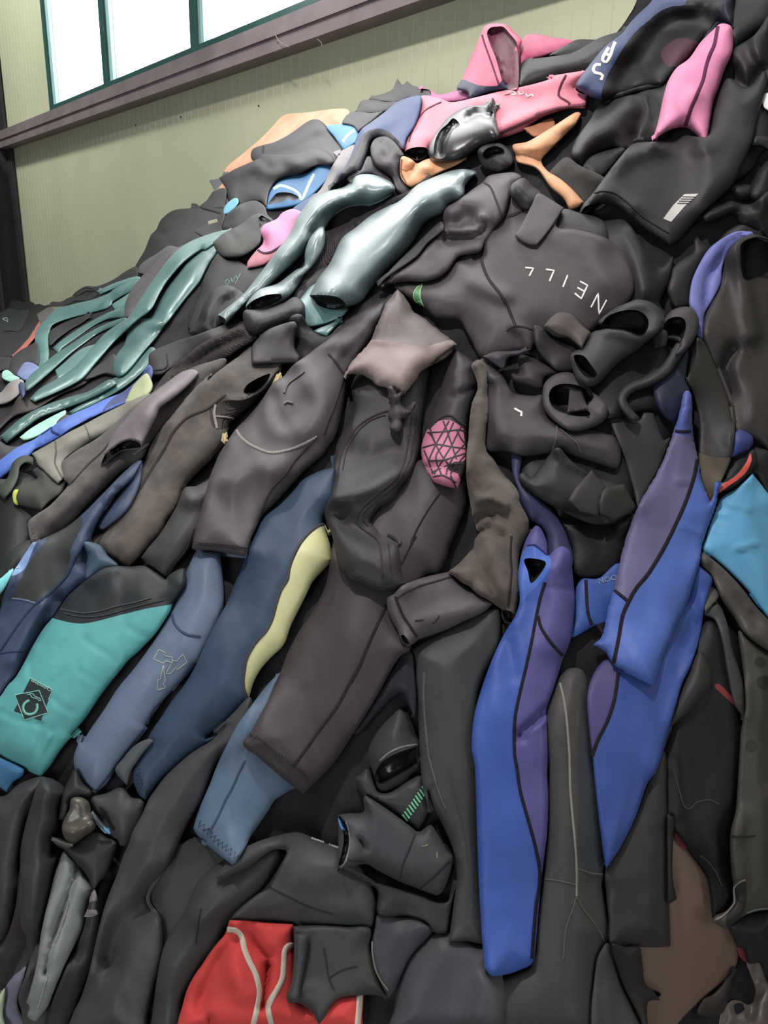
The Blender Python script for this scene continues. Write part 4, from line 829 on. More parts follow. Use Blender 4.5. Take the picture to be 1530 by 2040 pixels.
# far right lower: cyan suit
P('wetsuit', 'black wetsuit shoulder behind the orange-red collar trim', 'wetsuit', 'n:222123', "K:1240,640 1290,560 1400,520 1450,500 1560,560 1560,900 1430,700 1300,800 1200,780", dome=.05)
P('wetsuit', 'navy blue scrap behind the brown-tipped strap at the right', 'wetsuit', 'n:34427e', "K:1262,480 1275,420 1320,378 1370,390 1415,420 1428,460 1395,520 1330,550 1262,575", dome=.06)
g = P('wetsuit', 'black collar with an orange-red edge above the light blue panel', 'wetsuit', 'n:242424', "K:1175,830! 1180,770 1230,730 1290,690 1360,600 1400,530 1440,520 1450,620 1400,690 1320,760 1250,800", T=.014)
g.panel('orange_red_trim', 'n:c9402f', "K:1170,835! 1178,772 1240,745 1310,695 1370,620 1405,545 1412,600 1380,672 1320,730 1260,770 1200,815", 'orange-red edge')
g = P('wetsuit', 'light blue wetsuit panel with blue seams at the right edge', 'wetsuit', 'n:4f9cc6',
  "K:1065,1230 1090,1150 1120,1050 1160,950 1200,860 1320,785 1420,690! 1500,790 1580,920 1620,1800 N:1530,480 1400,290 1250,140 1160,60", dome=.05, T=.018, soft=1.6)
g.seam("K:1072,1238 1150,1300 1230,1380 1330,1490 N:1400,290 1470,380 1540,470", 6, 's:2f7ea8').fold("K:1300,1220 1450,1180", 5, .008).fold("K:1250,900 1400,940", 5, .006).fold("K:1140,960 1250,980", 5, .006)
# black centre mass under the gloves
P('wetsuit', 'deep black wetsuit body behind the blue sleeves in the middle right', 'wetsuit', 'n:1b1a1e',
  "K:60,1000 250,1030 450,1040 600,940 700,700 800,560 900,300 700,100 500,100 200,300 0,500 -200,560 -250,800 -150,900 0,930 90,1100 130,1200 160,1400 320,1420 480,1330 540,1150 590,980 300,900", dome=.04)
P('wetsuit', 'navy-purple sleeve hanging behind the grey-black ragged sleeve', 'wetsuit', 'n:34365a',
  "J:815,850 885,880 875,1040 1000,1160 1100,1260 1190,1420 1225,1620 1060,1650 1050,1430 980,1330 930,1310 870,1200 850,1100 820,1000", dome=.04)
g = P('wetsuit', 'black wetsuit with small white bird tag in the centre', 'wetsuit', 'n:3c3839',
  "J:600,225 680,255 750,330 790,400 830,455 960,470 1030,470 1060,600 1130,665 1250,690 1350,700 1500,740 1560,820 1530,960 1400,930 1130,850 1060,860 900,880 760,845 640,835 640,500", dome=.07, soft=1.3)
g.seam("J:1122,668 1115,760 1090,835", 4, 's:5b5556').seam("J:1140,690 1210,750 1260,800 1280,855", 3, 's:5b5556').fold("J:660,350 720,360 800,450", 8, .015).fold("J:640,560 800,720 1100,740", 30, .02)
g.strokes('bird_tag', 'b:ece8e0', ["J:832,556 850,566 868,576", "J:862,574 880,580 878,608"], 4.5, label='small white bird shaped tag')
g = P('hood', 'crumpled black neoprene hood with square flaps below the bird tag suit', 'hood', 'n:2f2d2d',
  "J:865,1040 868,1000 900,990 950,1020 1000,960 1060,880 1100,830 1140,825 1180,870 1250,940 1350,1000 1530,1080 1560,1200 1530,1320 1400,1345 1300,1320 1200,1275 1000,1165 900,1085", dome=.06, wr=1.5)
g.fold("J:1130,830 1200,920 1330,980", 9, .02).fold("J:1200,1260 1300,1290 1440,1300", 9, -.02)
g.part('flap', 'n:343231', "J:1195,1180! 1240,1100! 1355,975! 1450,1090! 1405,1290! 1280,1260!", T=.01, dome=.006)
g.part('flap', 'n:302f2e', "K:330,900! 345,830! 380,790 510,760! 560,860! 602,935! 560,962! 440,1025! 340,980!", T=.01, dome=.006)
P('strap', 'wide dusty black velcro strap hanging beside the purple sleeve', 'strap', 'n:363434', "K:415,250! 460,240! 540,330 620,310 650,250 720,258! 790,450 835,430 830,470 760,650 700,760 655,850 605,925! 570,780 500,540 420,350", T=.01, dome=.008, wr=.7)
P('wetsuit', 'black folded neoprene piece beneath the lettered torso', 'wetsuit', 'n:342f32', "J:865,195 930,193 1000,235 1135,310 1040,345 1015,425 900,400 825,370 812,320 860,318", dome=.03)
P('wetsuit', 'curled black hem edge below the lettered torso', 'wetsuit', 'n:39353c', "J:615,205! 700,170 820,165 945,152! 870,195 790,215 760,290 700,262", dome=.03)
P('wetsuit', 'black neoprene drape under the brown flap', 'wetsuit', 'n:2f2b2e', "G:-60,850 10,860 60,920 150,960 240,1010 250,1100 200,1150 100,1150 40,1100 -40,1000", dome=.04)
# ---- loops
P('wetsuit', 'black twisted neoprene scrap showing through the strap loops', 'wetsuit', 'n:1a191c', "G:300,1000 500,900 760,860 950,850 1000,900 960,1100 900,1400 700,1420 400,1480 300,1300 350,1200", dome=.03)
P('wetsuit', 'dark navy wetsuit patch under the strap loops', 'wetsuit', 'n:252a42', "G:760,1230 900,1100 990,1000 980,1200 1000,1300 950,1450 880,1500 780,1400", dome=.03)
g = P('strap', 'curled strap loop enclosing a maroon tag below the brown flap', 'strap', 'n:433f44',
  "G:2,1300 20,1230 80,1180 150,1160 220,1172 290,1215 340,1290 440,1380 430,1480 330,1540 200,1560 90,1500 20,1420", T=.03, dome=.02)
g.mouth("G:45,1320 70,1265 130,1240 220,1245 300,1275 350,1330 300,1400 330,1450 240,1460 120,1430 65,1390", .05, w=5)
P('tag', 'maroon-black square tag inside the lowest strap loop', 'tag', 'n:261e22', "G:185,1278! 270,1290! 315,1420! 172,1436!", T=.006, dome=.002, wr=0, lift=.015)
g = P('strap', 'S-shaped black strap curling down from the right-hand loop', 'strap', 'n:393739', band("G:960,950 900,1050 830,1150 720,1220 600,1270 545,1330 560,1400 640,1490", (24, 17)), T=.028, dome=.012)
g = P('strap', 'small upright strap loop right of the big curled one', 'strap', 'n:484447',
  "G:805,870 830,800 880,742 950,718 1010,725 1055,780 1062,850 1030,940 960,1030 900,1040 930,960 800,940 770,900", T=.04, dome=.02)
g.mouth("G:825,860 850,805 910,785 960,800 975,850 950,940 900,980 830,950", .06, w=5)
P('tag', 'small square velcro end inside the small upright loop', 'tag', 'n:222023', "G:752,905! 815,870! 850,890 840,980 765,1000! ", T=.008, dome=.004, wr=0, lift=.012)
g = P('strap', 'big curled neoprene loop in front of the lettered torso', 'strap', 'n:3e3c3f',
  "G:405,790 500,722 580,690 640,668 730,682 800,735 832,810 815,862 740,930 640,1015 520,1095 440,1180 370,1245 310,1258 240,1215 200,1120 195,1040 270,985 340,890 430,865 380,830", T=.04, dome=.045)
g.mouth("G:440,785 540,745 640,742 700,775 722,830 700,900 660,925 560,885 450,870 400,850", .08, w=6).mouth("G:215,1050 280,1050 330,1110 375,1180 340,1205 290,1190 240,1130", .05, w=6).fold("G:420,880 560,900 660,940", 12, .02).fold("G:560,700 720,720 790,800", 8, .012)
P('strap', 'brown-grey flap pointing into the big curled loop', 'strap', 'n:4c4441', "G:10,850! 60,790 120,755 200,768 270,840 330,892! 300,940 270,1000! 180,930 100,905", T=.012, dome=.02)
g = P('strap', 'long flat black strap with a worn brown tip at the right', 'strap', 'n:2f2e2d',
  "G:1050,925! 1095,950 1180,1130 1250,1310 1290,1500 K:1275,200 1298,370 1265,590 1200,740 1122,888! 1060,740 1040,560 1045,320 1000,130 945,0 G:985,1200 1010,1060", T=.012, dome=.012, wr=.6)
g.panel('worn_tip', 'd:4e4539', "K:1000,550 1150,575 1300,592 1230,740 1122,910 1040,760", 'scuffed brown tip')
# ---- lower right (behind the blue legs)
P('cardboard', 'brown board leaning at the foot of the pile on the right', 'cardboard', 'b:6a5244', "h:1120,240 1160,250 1215,330 1290,440 1320,560 1380,640 1412,730 1390,810 1290,900 1200,985 1100,1100 1040,1100 1040,940 1100,900 1000,850 980,700 1100,600 1120,400", T=.006, dome=.0, wr=.2)
P('wetsuit', 'thin brick-red scrap above the brown board', 'wetsuit', 'n:6e2a2e', "T:862,185! 920,240 980,300 960,322 900,300 870,240", T=.006)
P('wetsuit', 'red scrap on the floor right of the brown board', 'wetsuit', 'n:7c3038', "T:1310,1020! 1365,1020 1405,1130 1390,1140 1330,1090", T=.006)
P('plastic_wrap', 'crumpled clear plastic film on the floor at the bottom right corner', 'plastic film', 'p:6b605a', "T:1380,1130 1470,1125 1530,1250 1600,1300 1600,1640 1200,1640 1190,1500 1230,1430 1290,1390 1400,1420 1440,1330 1400,1200", T=.01, dome=.03, wr=5)
P('wetsuit', 'dark patched wetsuit corner lying on the floor by the brown board', 'wetsuit', 'n:38312f', "T:1290,1160 1240,1420 1190,1500 1030,1500 1070,1390 1130,1360 1200,1290 1250,1220", T=.012, dome=.02)
P('wetsuit', 'black wetsuit slumped over the right end of the brown board', 'wetsuit', 'n:252526', "T:1240,870! 1300,820 1380,790 1450,770 1600,740 1600,1250 1530,1240 1480,1160 1470,1130 1390,1135 1360,1030 1310,1015 1280,950", dome=.07)
g = P('wetsuit', 'deep black wetsuit hanging right of the blue legs', 'wetsuit', 'n:1b1b1e',
  "f:1250,480 1300,420 1400,480 1440,600 1450,800 1430,1020 h:1430,0 1400,200 1385,400 1390,470 1370,540 1345,590 1310,600 1300,520 1280,420 1215,330 1160,250 1120,200 1110,0 f:1090,1000 1120,900 1170,750 1210,640", dome=.05, T=.014)
for l_ in ("h:1155,-30 1155,10 1175,80 1195,150 1218,163 1250,135 1300,128 1335,146", "T:1050,370 1110,420 1160,490 1205,590"): g.strokes('piping', 'n:3c3f42', [l_], 3)
g.panel('red_tab', 'n:7c2b2c', "N:1152,935 1175,930 1230,975 1290,1050 1290,1085 1220,1020 1155,960", 'red tab')
g = P('wetsuit', 'dark grey wetsuit sleeve hanging beside the deep black suit', 'wetsuit', 'n:3f3d3c', "N:1075,440 1100,400 1180,370 1240,500 1280,700 1330,850 1365,1000 1365,1200 1340,1150 1290,1080 1240,850 1200,620 1150,480", dome=.03)
P('wetsuit', 'small grey-olive neoprene tab at the blue collar', 'wetsuit', 'n:58544c', "N:1110,230 1185,300 1140,370 1085,430! 1070,350 1080,280", T=.01, dome=.012)
g = P('wetsuit', 'charcoal wetsuit hanging at the right edge with round dark press studs', 'wetsuit', 'n:46443f',
  "N:1320,560 1400,600 1500,660 1600,720 1600,1600 h:1600,0 1600,530 T:1600,740 1450,768 1380,790 1300,840 1230,890 1150,850! 1150,800 1240,760 1285,690 1285,600 1270,480 1262,350 1265,200 1300,60 1310,-60 N:1330,1400 1340,1250 1370,1100 1360,900 1340,740", dome=.07, T=.022, soft=1.5)
for c_ in ((1475, 780, 40), (1438, 920, 1), (1500, 925, 52), (1412, 1378, 44)):
    if c_[2] < 5: continue
    g.panel('press_stud', 'b:22211f', "N:" + " ".join("%.0f,%.0f" % (c_[0] + 30 + c_[2] * math.cos(a * math.pi / 4) - 30, c_[1] + c_[2] * math.sin(a * math.pi / 4)) for a in range(8)), 'round dark press stud')
g.seam("T:1270,235 1350,240 1440,232", 4, 's:2e2d2a').fold("T:1330,100 1300,300 1320,520", 20, .02)
g.panel('torn_patch', 'n:2e2c2b', "T:1300,580 1370,542! 1382,640 1365,760 1310,840 1240,880 1235,800 1280,700", 'dark torn patch').strokes('torn_edge', 'n:7c7873', ["T:1150,830 1200,805 1250,760 1290,700 1290,600 1330,560 1370,545", "T:1380,780 1450,755 1530,748"], 4)
g = P('wetsuit', 'long charcoal waist strap of a wetsuit curving under the light blue panel', 'wetsuit', 'n:4d4944',
  "N:1045,30 1070,5 1150,60 1250,150 1350,260 1440,380 1600,570 1600,740 1530,700 1440,640 1350,560 1280,450 1200,330 1130,180 1060,100", dome=.06, T=.02)
g.fold("N:1130,100 1230,220 1330,360 1450,520", 9, -.02).fold("N:1100,60 1240,180 1400,380", 12, .012)
# black leg with light seam between the blue legs
g = P('wetsuit', 'black wetsuit legs with a pale taped seam between the blue legs', 'wetsuit', 'n:42403f',
  "f:620,900 650,780 680,700 705,650 740,622 790,630 812,680 825,760 835,900 840,1020 h:860,100 870,200 880,430 870,470 885,560 905,680 880,705 850,790 845,900 850,1100 380,1100 390,830 450,840 560,805 590,780 600,640 640,400 650,200 650,0", dome=.07, T=.018, soft=1.4)
g.strokes('pale_tape', 'n:77756c', ["f:700,680 715,740 728,830 738,950 740,1020 h:742,80 752,200 762,300 768,400 768,510"], 5.5, h=.002).strokes('tape_branch', 'n:535450', ["h:768,510 750,570 725,640 715,760", "h:768,515 800,570 840,620 880,690", "h:640,442 700,450 768,466", "h:768,400 830,420 880,425"], 4, h=.0015)
g.panel('slate_thigh', 'n:35393e', "h:770,0 775,200 778,400 880,430 870,200 850,0 f:840,800 790,700 780,800", 'slate tinted panel')
P('wetsuit', 'dark grey wetsuit sheet at the bottom right of centre below the seamed legs', 'wetsuit', 'n:41413f', "h:845,780 880,700 905,705 930,800 960,880 1000,960 1060,1100 840,1100", dome=.03)
P('wetsuit', 'straight hanging black neoprene panel between the blue leg and the brown board', 'wetsuit', 'n:363433',
  "f:1250,560 1300,700 h:1080,-100 1122,-60 1126,100 1128,250 1132,450 1138,600 1142,712! 1080,715 1010,712 905,702 895,600 885,500 884,400 940,300 990,200 1040,80", dome=.04, T=.014)
P('wetsuit', 'black ragged strip hanging along the left edge of the brown board', 'wetsuit', 'n:2a2624', "h:1128,185! 1155,200 1152,300 1150,400 1155,470 1168,520! 1150,535 1132,540 1128,400", T=.01, rag=.6)
P('wetsuit', 'pointed black scrap hanging below the straight panel', 'wetsuit', 'n:2a2927', "h:905,702 960,712 1018,714 1030,780 1040,855 1075,890 1102,925! 1050,935 1055,1100 1020,1000 960,880 930,800", dome=.03)
# ---- lower left: navy, turquoise, slate legs
P('wetsuit', 'cyan wetsuit edge poking out at the left edge with frayed threads above', 'wetsuit', 'n:6fd0d2', "L:-80,300 0,278 40,245 100,200 90,260 50,340 0,400 -80,500", dome=.03)
g = P('wetsuit', 'navy blue creased wetsuit left of the turquoise one with a black knee patch', 'wetsuit', 'n:3b4a66',
  "H:960,740 860,800 700,960 560,1100 430,1200 240,1290 L:250,0 200,60 150,150 90,240 60,330 20,420 0,520 -80,700 -80,1280 0,1180 60,1090 150,980 240,820 330,655 410,570 500,430 600,340 700,270 H:600,1400 640,1200 760,1000 900,860", dome=.06, wr=1.6)
g.panel('knee_patch', 'n:363a38', "L:95,430! 130,330 200,200 250,110 330,20 H:360,1200 520,1100 560,1160 480,1340 L:530,140 510,240 400,370 350,400 275,465 180,440", 'black knee patch')
g.panel('light_blue_edge', 'n:6f8bb8', "L:80,250 160,130 250,0 300,-60 250,60 190,200 120,250", 'lighter blue shoulder')
g.seam("L:90,428 180,440 270,465", 4, 's:5d6f8a').seam("L:270,470 400,370 510,250 560,150 H:640,1200", 6, 's:2c3a55').seam("L:270,470 180,570 100,680 0,830", 5, 's:2c3a55').seam("L:0,850 80,835 180,835", 3, 's:2c3a55')
g.fold("L:330,480 200,700 100,900", 14, .02).fold("L:450,420 300,620 180,900", 14, -.015).fold("H:740,900 600,1150 500,1350", 20, .02)
g.strokes('frayed_threads', 'b:b9c4de', ["L:230,10 195,60", "L:200,40 175,75 160,120", "L:95,155 130,185", "L:65,215 100,205 145,190", "L:100,175 75,210", "L:120,165 150,130", "L:110,180 115,210"], 2)
P('wetsuit', 'blue-teal wetsuit glimpsed under the torn hem of the brown-black leg', 'wetsuit', 'n:3c5568', "L:660,280 658,180 665,90 640,0 760,20 820,100 900,180 780,210", dome=.04)
g = P('wetsuit', 'slate blue wetsuit leg with stitched lightning arrows and a tan edge', 'wetsuit', 'n:57677e',
  "I:100,1340 370,1370 480,1360 L:1700,0 1700,500 1530,900 1480,940 1380,1060 1250,1200 1110,1400 O:1000,0 940,80 860,180 790,270 720,380 640,446! 600,425 565,385 530,330 505,270 500,200 520,130 560,40 L:620,1530 700,1410 790,1280 900,1110 1000,990 1100,860 1180,740 1250,620 1300,510 1330,440 1380,350 1430,200 1490,80 1530,20", dome=.075, T=.024, soft=1.4)
g.seam("L:1305,540 1330,620 1370,670 1430,705 1530,720", 6, 's:3d4a63').strokes('lightning_arrows', 'b:a7a79a', ["L:1210,820! 1265,845! 1245,865! 1310,875! 1315,920! 1265,905! 1245,925! 1170,890! 1210,820!", "L:1395,855! 1425,915! 1350,975! 1345,950! 1300,1003! 1265,1003! 1320,900! 1345,910! 1395,855!", "L:1245,935! 1260,1060! 1240,1080! 1265,1108! 1197,1130! 1205,1045! 1220,1055! 1245,935!"], 1.5, h=.0008)
g.panel('tan_edge', 'k:8d8068', "L:1480,935 1500,960 1450,1040 1370,1120 1290,1185 1240,1215 1330,1110 1420,1010", 'tan ribbed edge').seam("L:1480,930 1380,1050 1250,1200 1180,1260 1110,1400 O:950,40 860,150 780,260 700,370 650,430", 5, 's:3c4860')
g.strokes('loose_thread', 'b:9aa0a0', ["O:610,430 650,435 680,450 685,495", "O:620,440 660,445 670,470"], 1.8)
g = P('wetsuit', 'turquoise wetsuit leg with a black band and a black square club badge', 'wetsuit', 'n:429594',
  "L:405,572 430,540 500,430 560,370 670,280 780,205 880,182 1000,185 1100,180 1200,240 1262,285! 1300,240 1400,200 1420,300 1380,380 1316,470! 1295,530 1240,620 1180,705 1100,790 1040,850 980,900 900,1000 830,1085 760,1180 700,1270 620,1380 540,1470 O:540,0 460,90 400,165 340,260 278,332! 220,305 160,280 60,235 0,200 -60,180 L:-100,1300 0,1180 60,1090 110,1040 150,980 200,890 240,810 330,660", dome=.07, T=.024, soft=1.4)
g.panel('black_band', 'n:262a2d', "L:400,575 380,520 500,380 650,240 850,120 1100,120 1260,230 1450,150 1450,400 1318,470 1210,490 1100,510 980,540 860,570 750,600 640,620 570,618 520,610 460,595", 'black upper band')
g.seam("L:460,510 560,530 640,540 760,525 880,490 1000,465 1150,425", 2.5, 's:4a4b4e').seam("L:480,540 640,570 800,555 1000,500 1250,440", 2, 's:444548')
for l_, w_, h_ in (("L:240,840 225,930 235,1030", 5, -.004), ("L:650,740 720,800 790,830 870,900", 4, -.003), ("L:980,655 1060,700 1120,725", 4, -.004), ("L:600,980 680,1030 730,1060", 4, -.003), ("L:400,1190 470,1250 550,1295", 5, -.005), ("L:0,1290 100,1340 200,1365 280,1370 400,1430", 5, -.005), ("L:290,1380 320,1450 300,1530 O:270,120 230,220", 5, -.005), ("O:330,60 270,160 220,260", 4, .004), ("L:370,1090 450,1030 500,980", 4, -.003)): g.fold(l_, w_, h_)
g.panel('badge_square', 'b:1f2c2c', "L:232,1035! 400,1125! 312,1362! 105,1288!", 'black square badge')
g.panel('badge_diamond', 'b:1f2c2c', "L:112,1165! 298,1130! 366,1300! 185,1356!", 'black diamond of the badge').strokes('badge_outline', 'b:7fb5a8', ["L:112,1165! 298,1130! 366,1300! 185,1356! 112,1165!", "L:232,1035! 400,1125! 370,1200!"], 1.6)
g.strokes('badge_waves', 'b:6fae9f', ["L:205,1160 230,1160 245,1185 275,1190 300,1210 315,1205", "L:225,1150 250,1155 265,1175 300,1190 310,1200"], 1.8)
g.strokes('badge_letter', 'b:5fa596', ["L:225,1205 190,1225 175,1265 195,1305 235,1312 270,1295 285,1260 280,1230"], 5.5)
g.text('badge_name', 'b:8cc4b6', 'Crowcaver', (100.5, 1378), (-40.5, -22), (3.2, -5.0))
g = P('wetsuit', 'long teal-blue wetsuit leg with a pale yellow side panel and zigzag hem', 'wetsuit', 'n:32465c',
  "I:975,700 960,780 900,800 850,820 760,870 700,940 600,1040 500,1120 440,1230 400,1320 370,1400 e:930,300 900,370 860,440 820,520 780,610 740,680 690,745 640,820 600,880 565,950 545,985 O:1000,100 960,170 920,240 895,290 898,340 920,410 950,465 985,497! 1050,400 1110,330 1180,270 1270,190 1350,135 1440,80 1530,20 e:820,900 900,830 990,748! 1010,680 1040,625 1080,580 1130,530 1160,450 1190,390 1220,330 1245,280 1280,240 1325,195! 1315,130 1300,85 1290,40 I:940,1250 905,1140 1010,1000", dome=.085, T=.026, soft=1.6)
g.panel('yellow_panel', 'n:c3c287', "e:990,752 975,700 980,630 990,580 1020,530 1060,480 1085,430 1100,380 1120,320 1145,280 1160,220 1185,160 1220,100 1260,65 1300,40 1400,60 1400,260 1250,500 1150,600 1060,660", 'pale yellow side panel')
g.seam("e:990,750 972,700 972,640 985,580 1020,520 1060,475 1085,425 1100,370 1120,310 1145,270 1155,215 1180,150 1220,95 1260,60 1295,45", 6, 's:4a4a4c', h=.002)
g.zig("O:938,225 930,290 950,370 985,430 1010,450", 5, 8, 2, 'b:27323f').fold("I:870,830 890,1000 870,1200 800,1400", 60, .012)
g = P('wetsuit', 'slate neoprene corner hanging between the two slate blue legs', 'wetsuit', 'n:4b5355', "O:780,290 830,210 900,130 960,90 1010,75 1040,90 980,160 930,230 890,290 860,390!", dome=.03)
# ---- bottom left dark garments
P('wetsuit', 'deep blue wetsuit corner under the turquoise leg at the left edge', 'wetsuit', 'n:2f6a94', "O:-60,170 0,200 160,280 150,330 100,360 45,435! 0,400 -60,350", dome=.03)
P('wetsuit', 'black wetsuit trouser leg at the left edge below the turquoise leg', 'wetsuit', 'n:3b3b3d',
  "g:-60,120 20,110 80,60 180,35 160,120 110,200 85,300 75,400 85,480 70,560 50,620 20,700 0,740 -60,800", dome=.07).fold("g:100,100 60,300 20,600", 30, .02)
P('wetsuit', 'maroon-black shaded wetsuit between the two black trouser legs at bottom left', 'wetsuit', 'n:332e30', "g:20,680 60,560 80,400 110,450 120,560 130,700 80,840 20,900 -60,950 -60,760", dome=.03)
g = P('wetsuit', 'black wetsuit trouser leg in the lower left left of the shiny rubber scrap', 'wetsuit', 'n:333537',
  "g:160,45 200,40 250,70 280,110 245,160 250,230 215,280 205,340 240,330 220,430 200,520 175,640 150,760 120,850 80,900 50,830 90,740 105,680 80,620 88,500 80,400 85,300 120,160", dome=.08)
g.fold("g:180,100 150,300 130,600", 30, .02)
P('wetsuit', 'pale lavender wetsuit crumpled at the bottom left corner', 'wetsuit', 'n:6b6b7c', "U:-60,1250 30,1210 70,1130 130,1050 200,990 270,940 255,1060 220,1160 185,1260 200,1360 235,1450 270,1560 -60,1580", dome=.06, wr=2)
P('wetsuit', 'pale green wetsuit scrap in the bottom left corner', 'wetsuit', 'n:93a083', "U:-60,1230 0,1215 50,1165 45,1300 30,1420 50,1580 -60,1580", dome=.03)
P('wetsuit', 'dark grey wetsuit under the pale grey leg at the bottom left', 'wetsuit', 'n:454142', "U:185,1260 250,1060 330,800 400,700 600,700 700,800 640,1100 540,1400 480,1600 260,1600 215,1390", dome=.04)
g = P('wetsuit', 'pale grey wetsuit leg with a long slit seam at the bottom left', 'wetsuit', 'n:727576',
  "g:255,330 300,370 330,410 375,480 360,520 345,580 335,640 300,700 270,760 240,830 215,890 190,950 160,990 140,1010! 110,990 118,950 105,935! 130,850 150,760 160,680 175,600 200,500 220,420", dome=.07, T=.02)
g.fold("g:300,400 280,480 240,600 200,720 180,820", 7, -.02).strokes('slit_edge', 'n:8d7f82', ["g:262,560 235,640 210,700 195,750"], 4).strokes('taped_seam', 's:8a8b8c', ["g:292,400 270,540 240,640 200,740 180,860 150,960"], 5)
P('wetsuit', 'black wetsuit leg in shade right of the pale grey leg', 'wetsuit', 'n:343334',
  "g:370,480 400,560 400,640 380,760 340,860 300,960 270,1040 270,1100 180,1100 200,960 260,800 330,650", dome=.04)
g = P('buckle', 'small grey plastic tip with a flared end hanging on the dark leg', 'buckle', 'b:6f6866', "U:853,442! 880,380 900,320 908,265 930,200 962,163! 985,220 985,300 980,360 1000,412! 930,440", T=.012, dome=.01, wr=0)
g.panel('dark_sleeve', 'b:2f2d2c', "U:880,360 900,300 990,280 990,365 930,368", 'dark middle sleeve').panel('pale_rim', 'b:a39a98', "U:845,450 860,432 930,430 1005,402 1010,420 930,460", 'pale rim')
P('wetsuit', 'black rounded neoprene bundle under the tip of the slate leg', 'wetsuit', 'n:2c2b2c', "O:400,620 410,540 430,430 470,340 510,280 560,370 620,430 600,470 540,480 480,490 470,560 440,615", dome=.06)
P('wetsuit', 'dark grey wetsuit piece between the shiny scrap and the long black leg', 'wetsuit', 'n:3f3f41', "O:600,500 640,460 720,440 830,400 890,470 950,480 980,520 950,640 880,780 820,800 760,740 700,660 640,600 615,560", dome=.05)
P('wetsuit', 'black flap hanging under the shiny rubber scrap', 'wetsuit', 'n:2e2f2d', "O:345,742 375,740 440,760 495,795 560,745 640,700 720,740 790,780 770,880 722,1000 680,1040 638,1095! 580,990 510,908 440,830 380,795", dome=.04, T=.016)
g = P('wetsuit', 'shiny olive-black rubber scrap curled over the black flap', 'wetsuit', 'p:4a463f', "O:482,482 540,468 600,500 618,560 655,620 640,690 580,730 500,788 450,770 420,700 425,640 450,590 470,550", dome=.05, T=.016)
g.fold("O:430,690 520,700 620,650", 10, .02).seam("O:612,560 658,625 640,690", 3, 's:2c2a28')
P('wetsuit', 'thin curled neoprene rim left of the black flap', 'wetsuit', 'n:4e4d4a', band("O:350,750 400,775 450,790 495,795", (8, 6)), T=.012, dome=.0)
P('zip', 'short blue-tipped zip end beside the shiny rubber scrap', 'zip', 'b:3b464c', band("O:618,570 660,630 705,680 745,716", (9, 5)), T=.01, dome=0, wr=0).panel('blue_tip', 'b:4d86a6', "O:700,670 730,680 760,725 725,715", 'blue tip')
# ---- long black legs at the bottom
P('wetsuit', 'broad black wetsuit filling the bottom behind the red fleece jacket', 'wetsuit', 'n:333434',
  "g:600,380 720,300 900,240 1000,330 1000,700 1000,1100 560,1100 590,900 600,700", dome=.03)
g = P('wetsuit', 'long charcoal wetsuit leg curving down from the slate legs to the bottom', 'wetsuit', 'n:404143',
  "e:1000,740 930,800 850,880 O:1530,-20 1440,80 1350,135 1270,190 1180,270 1110,340 1050,420 1010,480 960,590 900,700 870,790 830,880 790,1000 740,1120 700,1240 660,1400 g:350,830 320,920 290,980 270,1100 560,1100 590,980 620,860 650,740 640,600 600,520 640,440 680,370 720,280 760,200 810,120 830,60 880,-40 e:1000,900", dome=.09, T=.024, soft=1.8)
g.fold("g:560,160 500,300 440,460 400,620 350,800", 24, .02).fold("g:640,480 560,560 480,640 430,760", 30, -.035)
g = P('wetsuit', 'greenish black wetsuit sleeve arching left of the red fleece jacket', 'wetsuit', 'n:3b3d3c',
  "g:600,1100 610,960 625,840 650,720 690,640 740,560 790,450 860,390 940,330 1040,290 1120,280 1150,340 1110,400 1060,470 1000,540 930,600 900,640 870,700 820,760 770,840 730,920 715,1100", dome=.07, T=.02)
g.seam("g:800,560 790,620 780,700", 3, 's:2e302f').fold("g:1080,380 980,470 880,540 790,590", 26, .02)
g = P('wetsuit', 'black wetsuit back lying above the red fleece jacket with a taped seam', 'wetsuit', 'n:3e4041',
  "g:860,440 930,350 1010,300 1100,270 1180,255 1230,270 1300,300 1380,330 1450,420 1490,500 1500,580 1480,640 1380,638 1250,632 1100,620 1000,608 915,606! 940,570 1000,520 1060,470 1120,380 1140,330 1080,330 980,400", dome=.07, T=.02)
g.seam("g:1240,278 1300,300 1355,320", 4, 's:9a9898').seam("g:1070,475 1140,510 1220,550 1330,585", 3, 's:2f3132').fold("g:1100,340 1200,420 1330,400", 40, .02)
g = P('jacket', 'red fleece jacket with cream piping at the bottom of the pile', 'jacket', 'w:c0302c',
  "R:600,738! 720,740 850,752 1085,770! 1100,1000 1140,1330 S:0,1330 100,1300 250,1290 285,1310! 275,1450 250,1600 R:1000,1620 200,1620 212,1500 240,1400 270,1290 300,1220 340,1150 390,1080 440,1000 500,920 560,850 585,790", dome=.07, T=.024, wr=1.4)
for l_ in ("R:570,812 640,815 690,860 715,960 750,1050 790,1130 820,1220 832,1300 815,1400 775,1560", "R:1110,925 1050,935 1022,980 1015,1080 1005,1180 970,1260 920,1340 895,1400 905,1470 930,1570", "S:255,1300 250,1400 232,1620"): g.strokes('cream_piping', 'w:b8aa9a', [l_], 12, h=.003)
g.fold("R:640,870 520,1050 400,1300 370,1400", 14, -.02).fold("R:890,1090 880,1200 850,1400", 9, -.035).fold("R:740,780 800,930 880,1010", 14, -.02).fold("R:450,1480 450,1560", 6, -.02).fold("R:600,900 650,1100 700,1300", 24, .015)
g = P('wetsuit', 'black wetsuit with a cross seam lying over the red fleece jacket', 'wetsuit', 'n:3b3d3b',
  "R:1088,785! 1200,778 S:0,780 150,790 330,800 345,950 400,1150 475,1330 S:380,1310 200,1315 100,1335 30,1400 0,1460 R:1310,1500 1280,1530 1240,1450 1180,1400 1120,1370 1060,1372 1035,1320 1080,1200 1095,1000", dome=.05, T=.018)
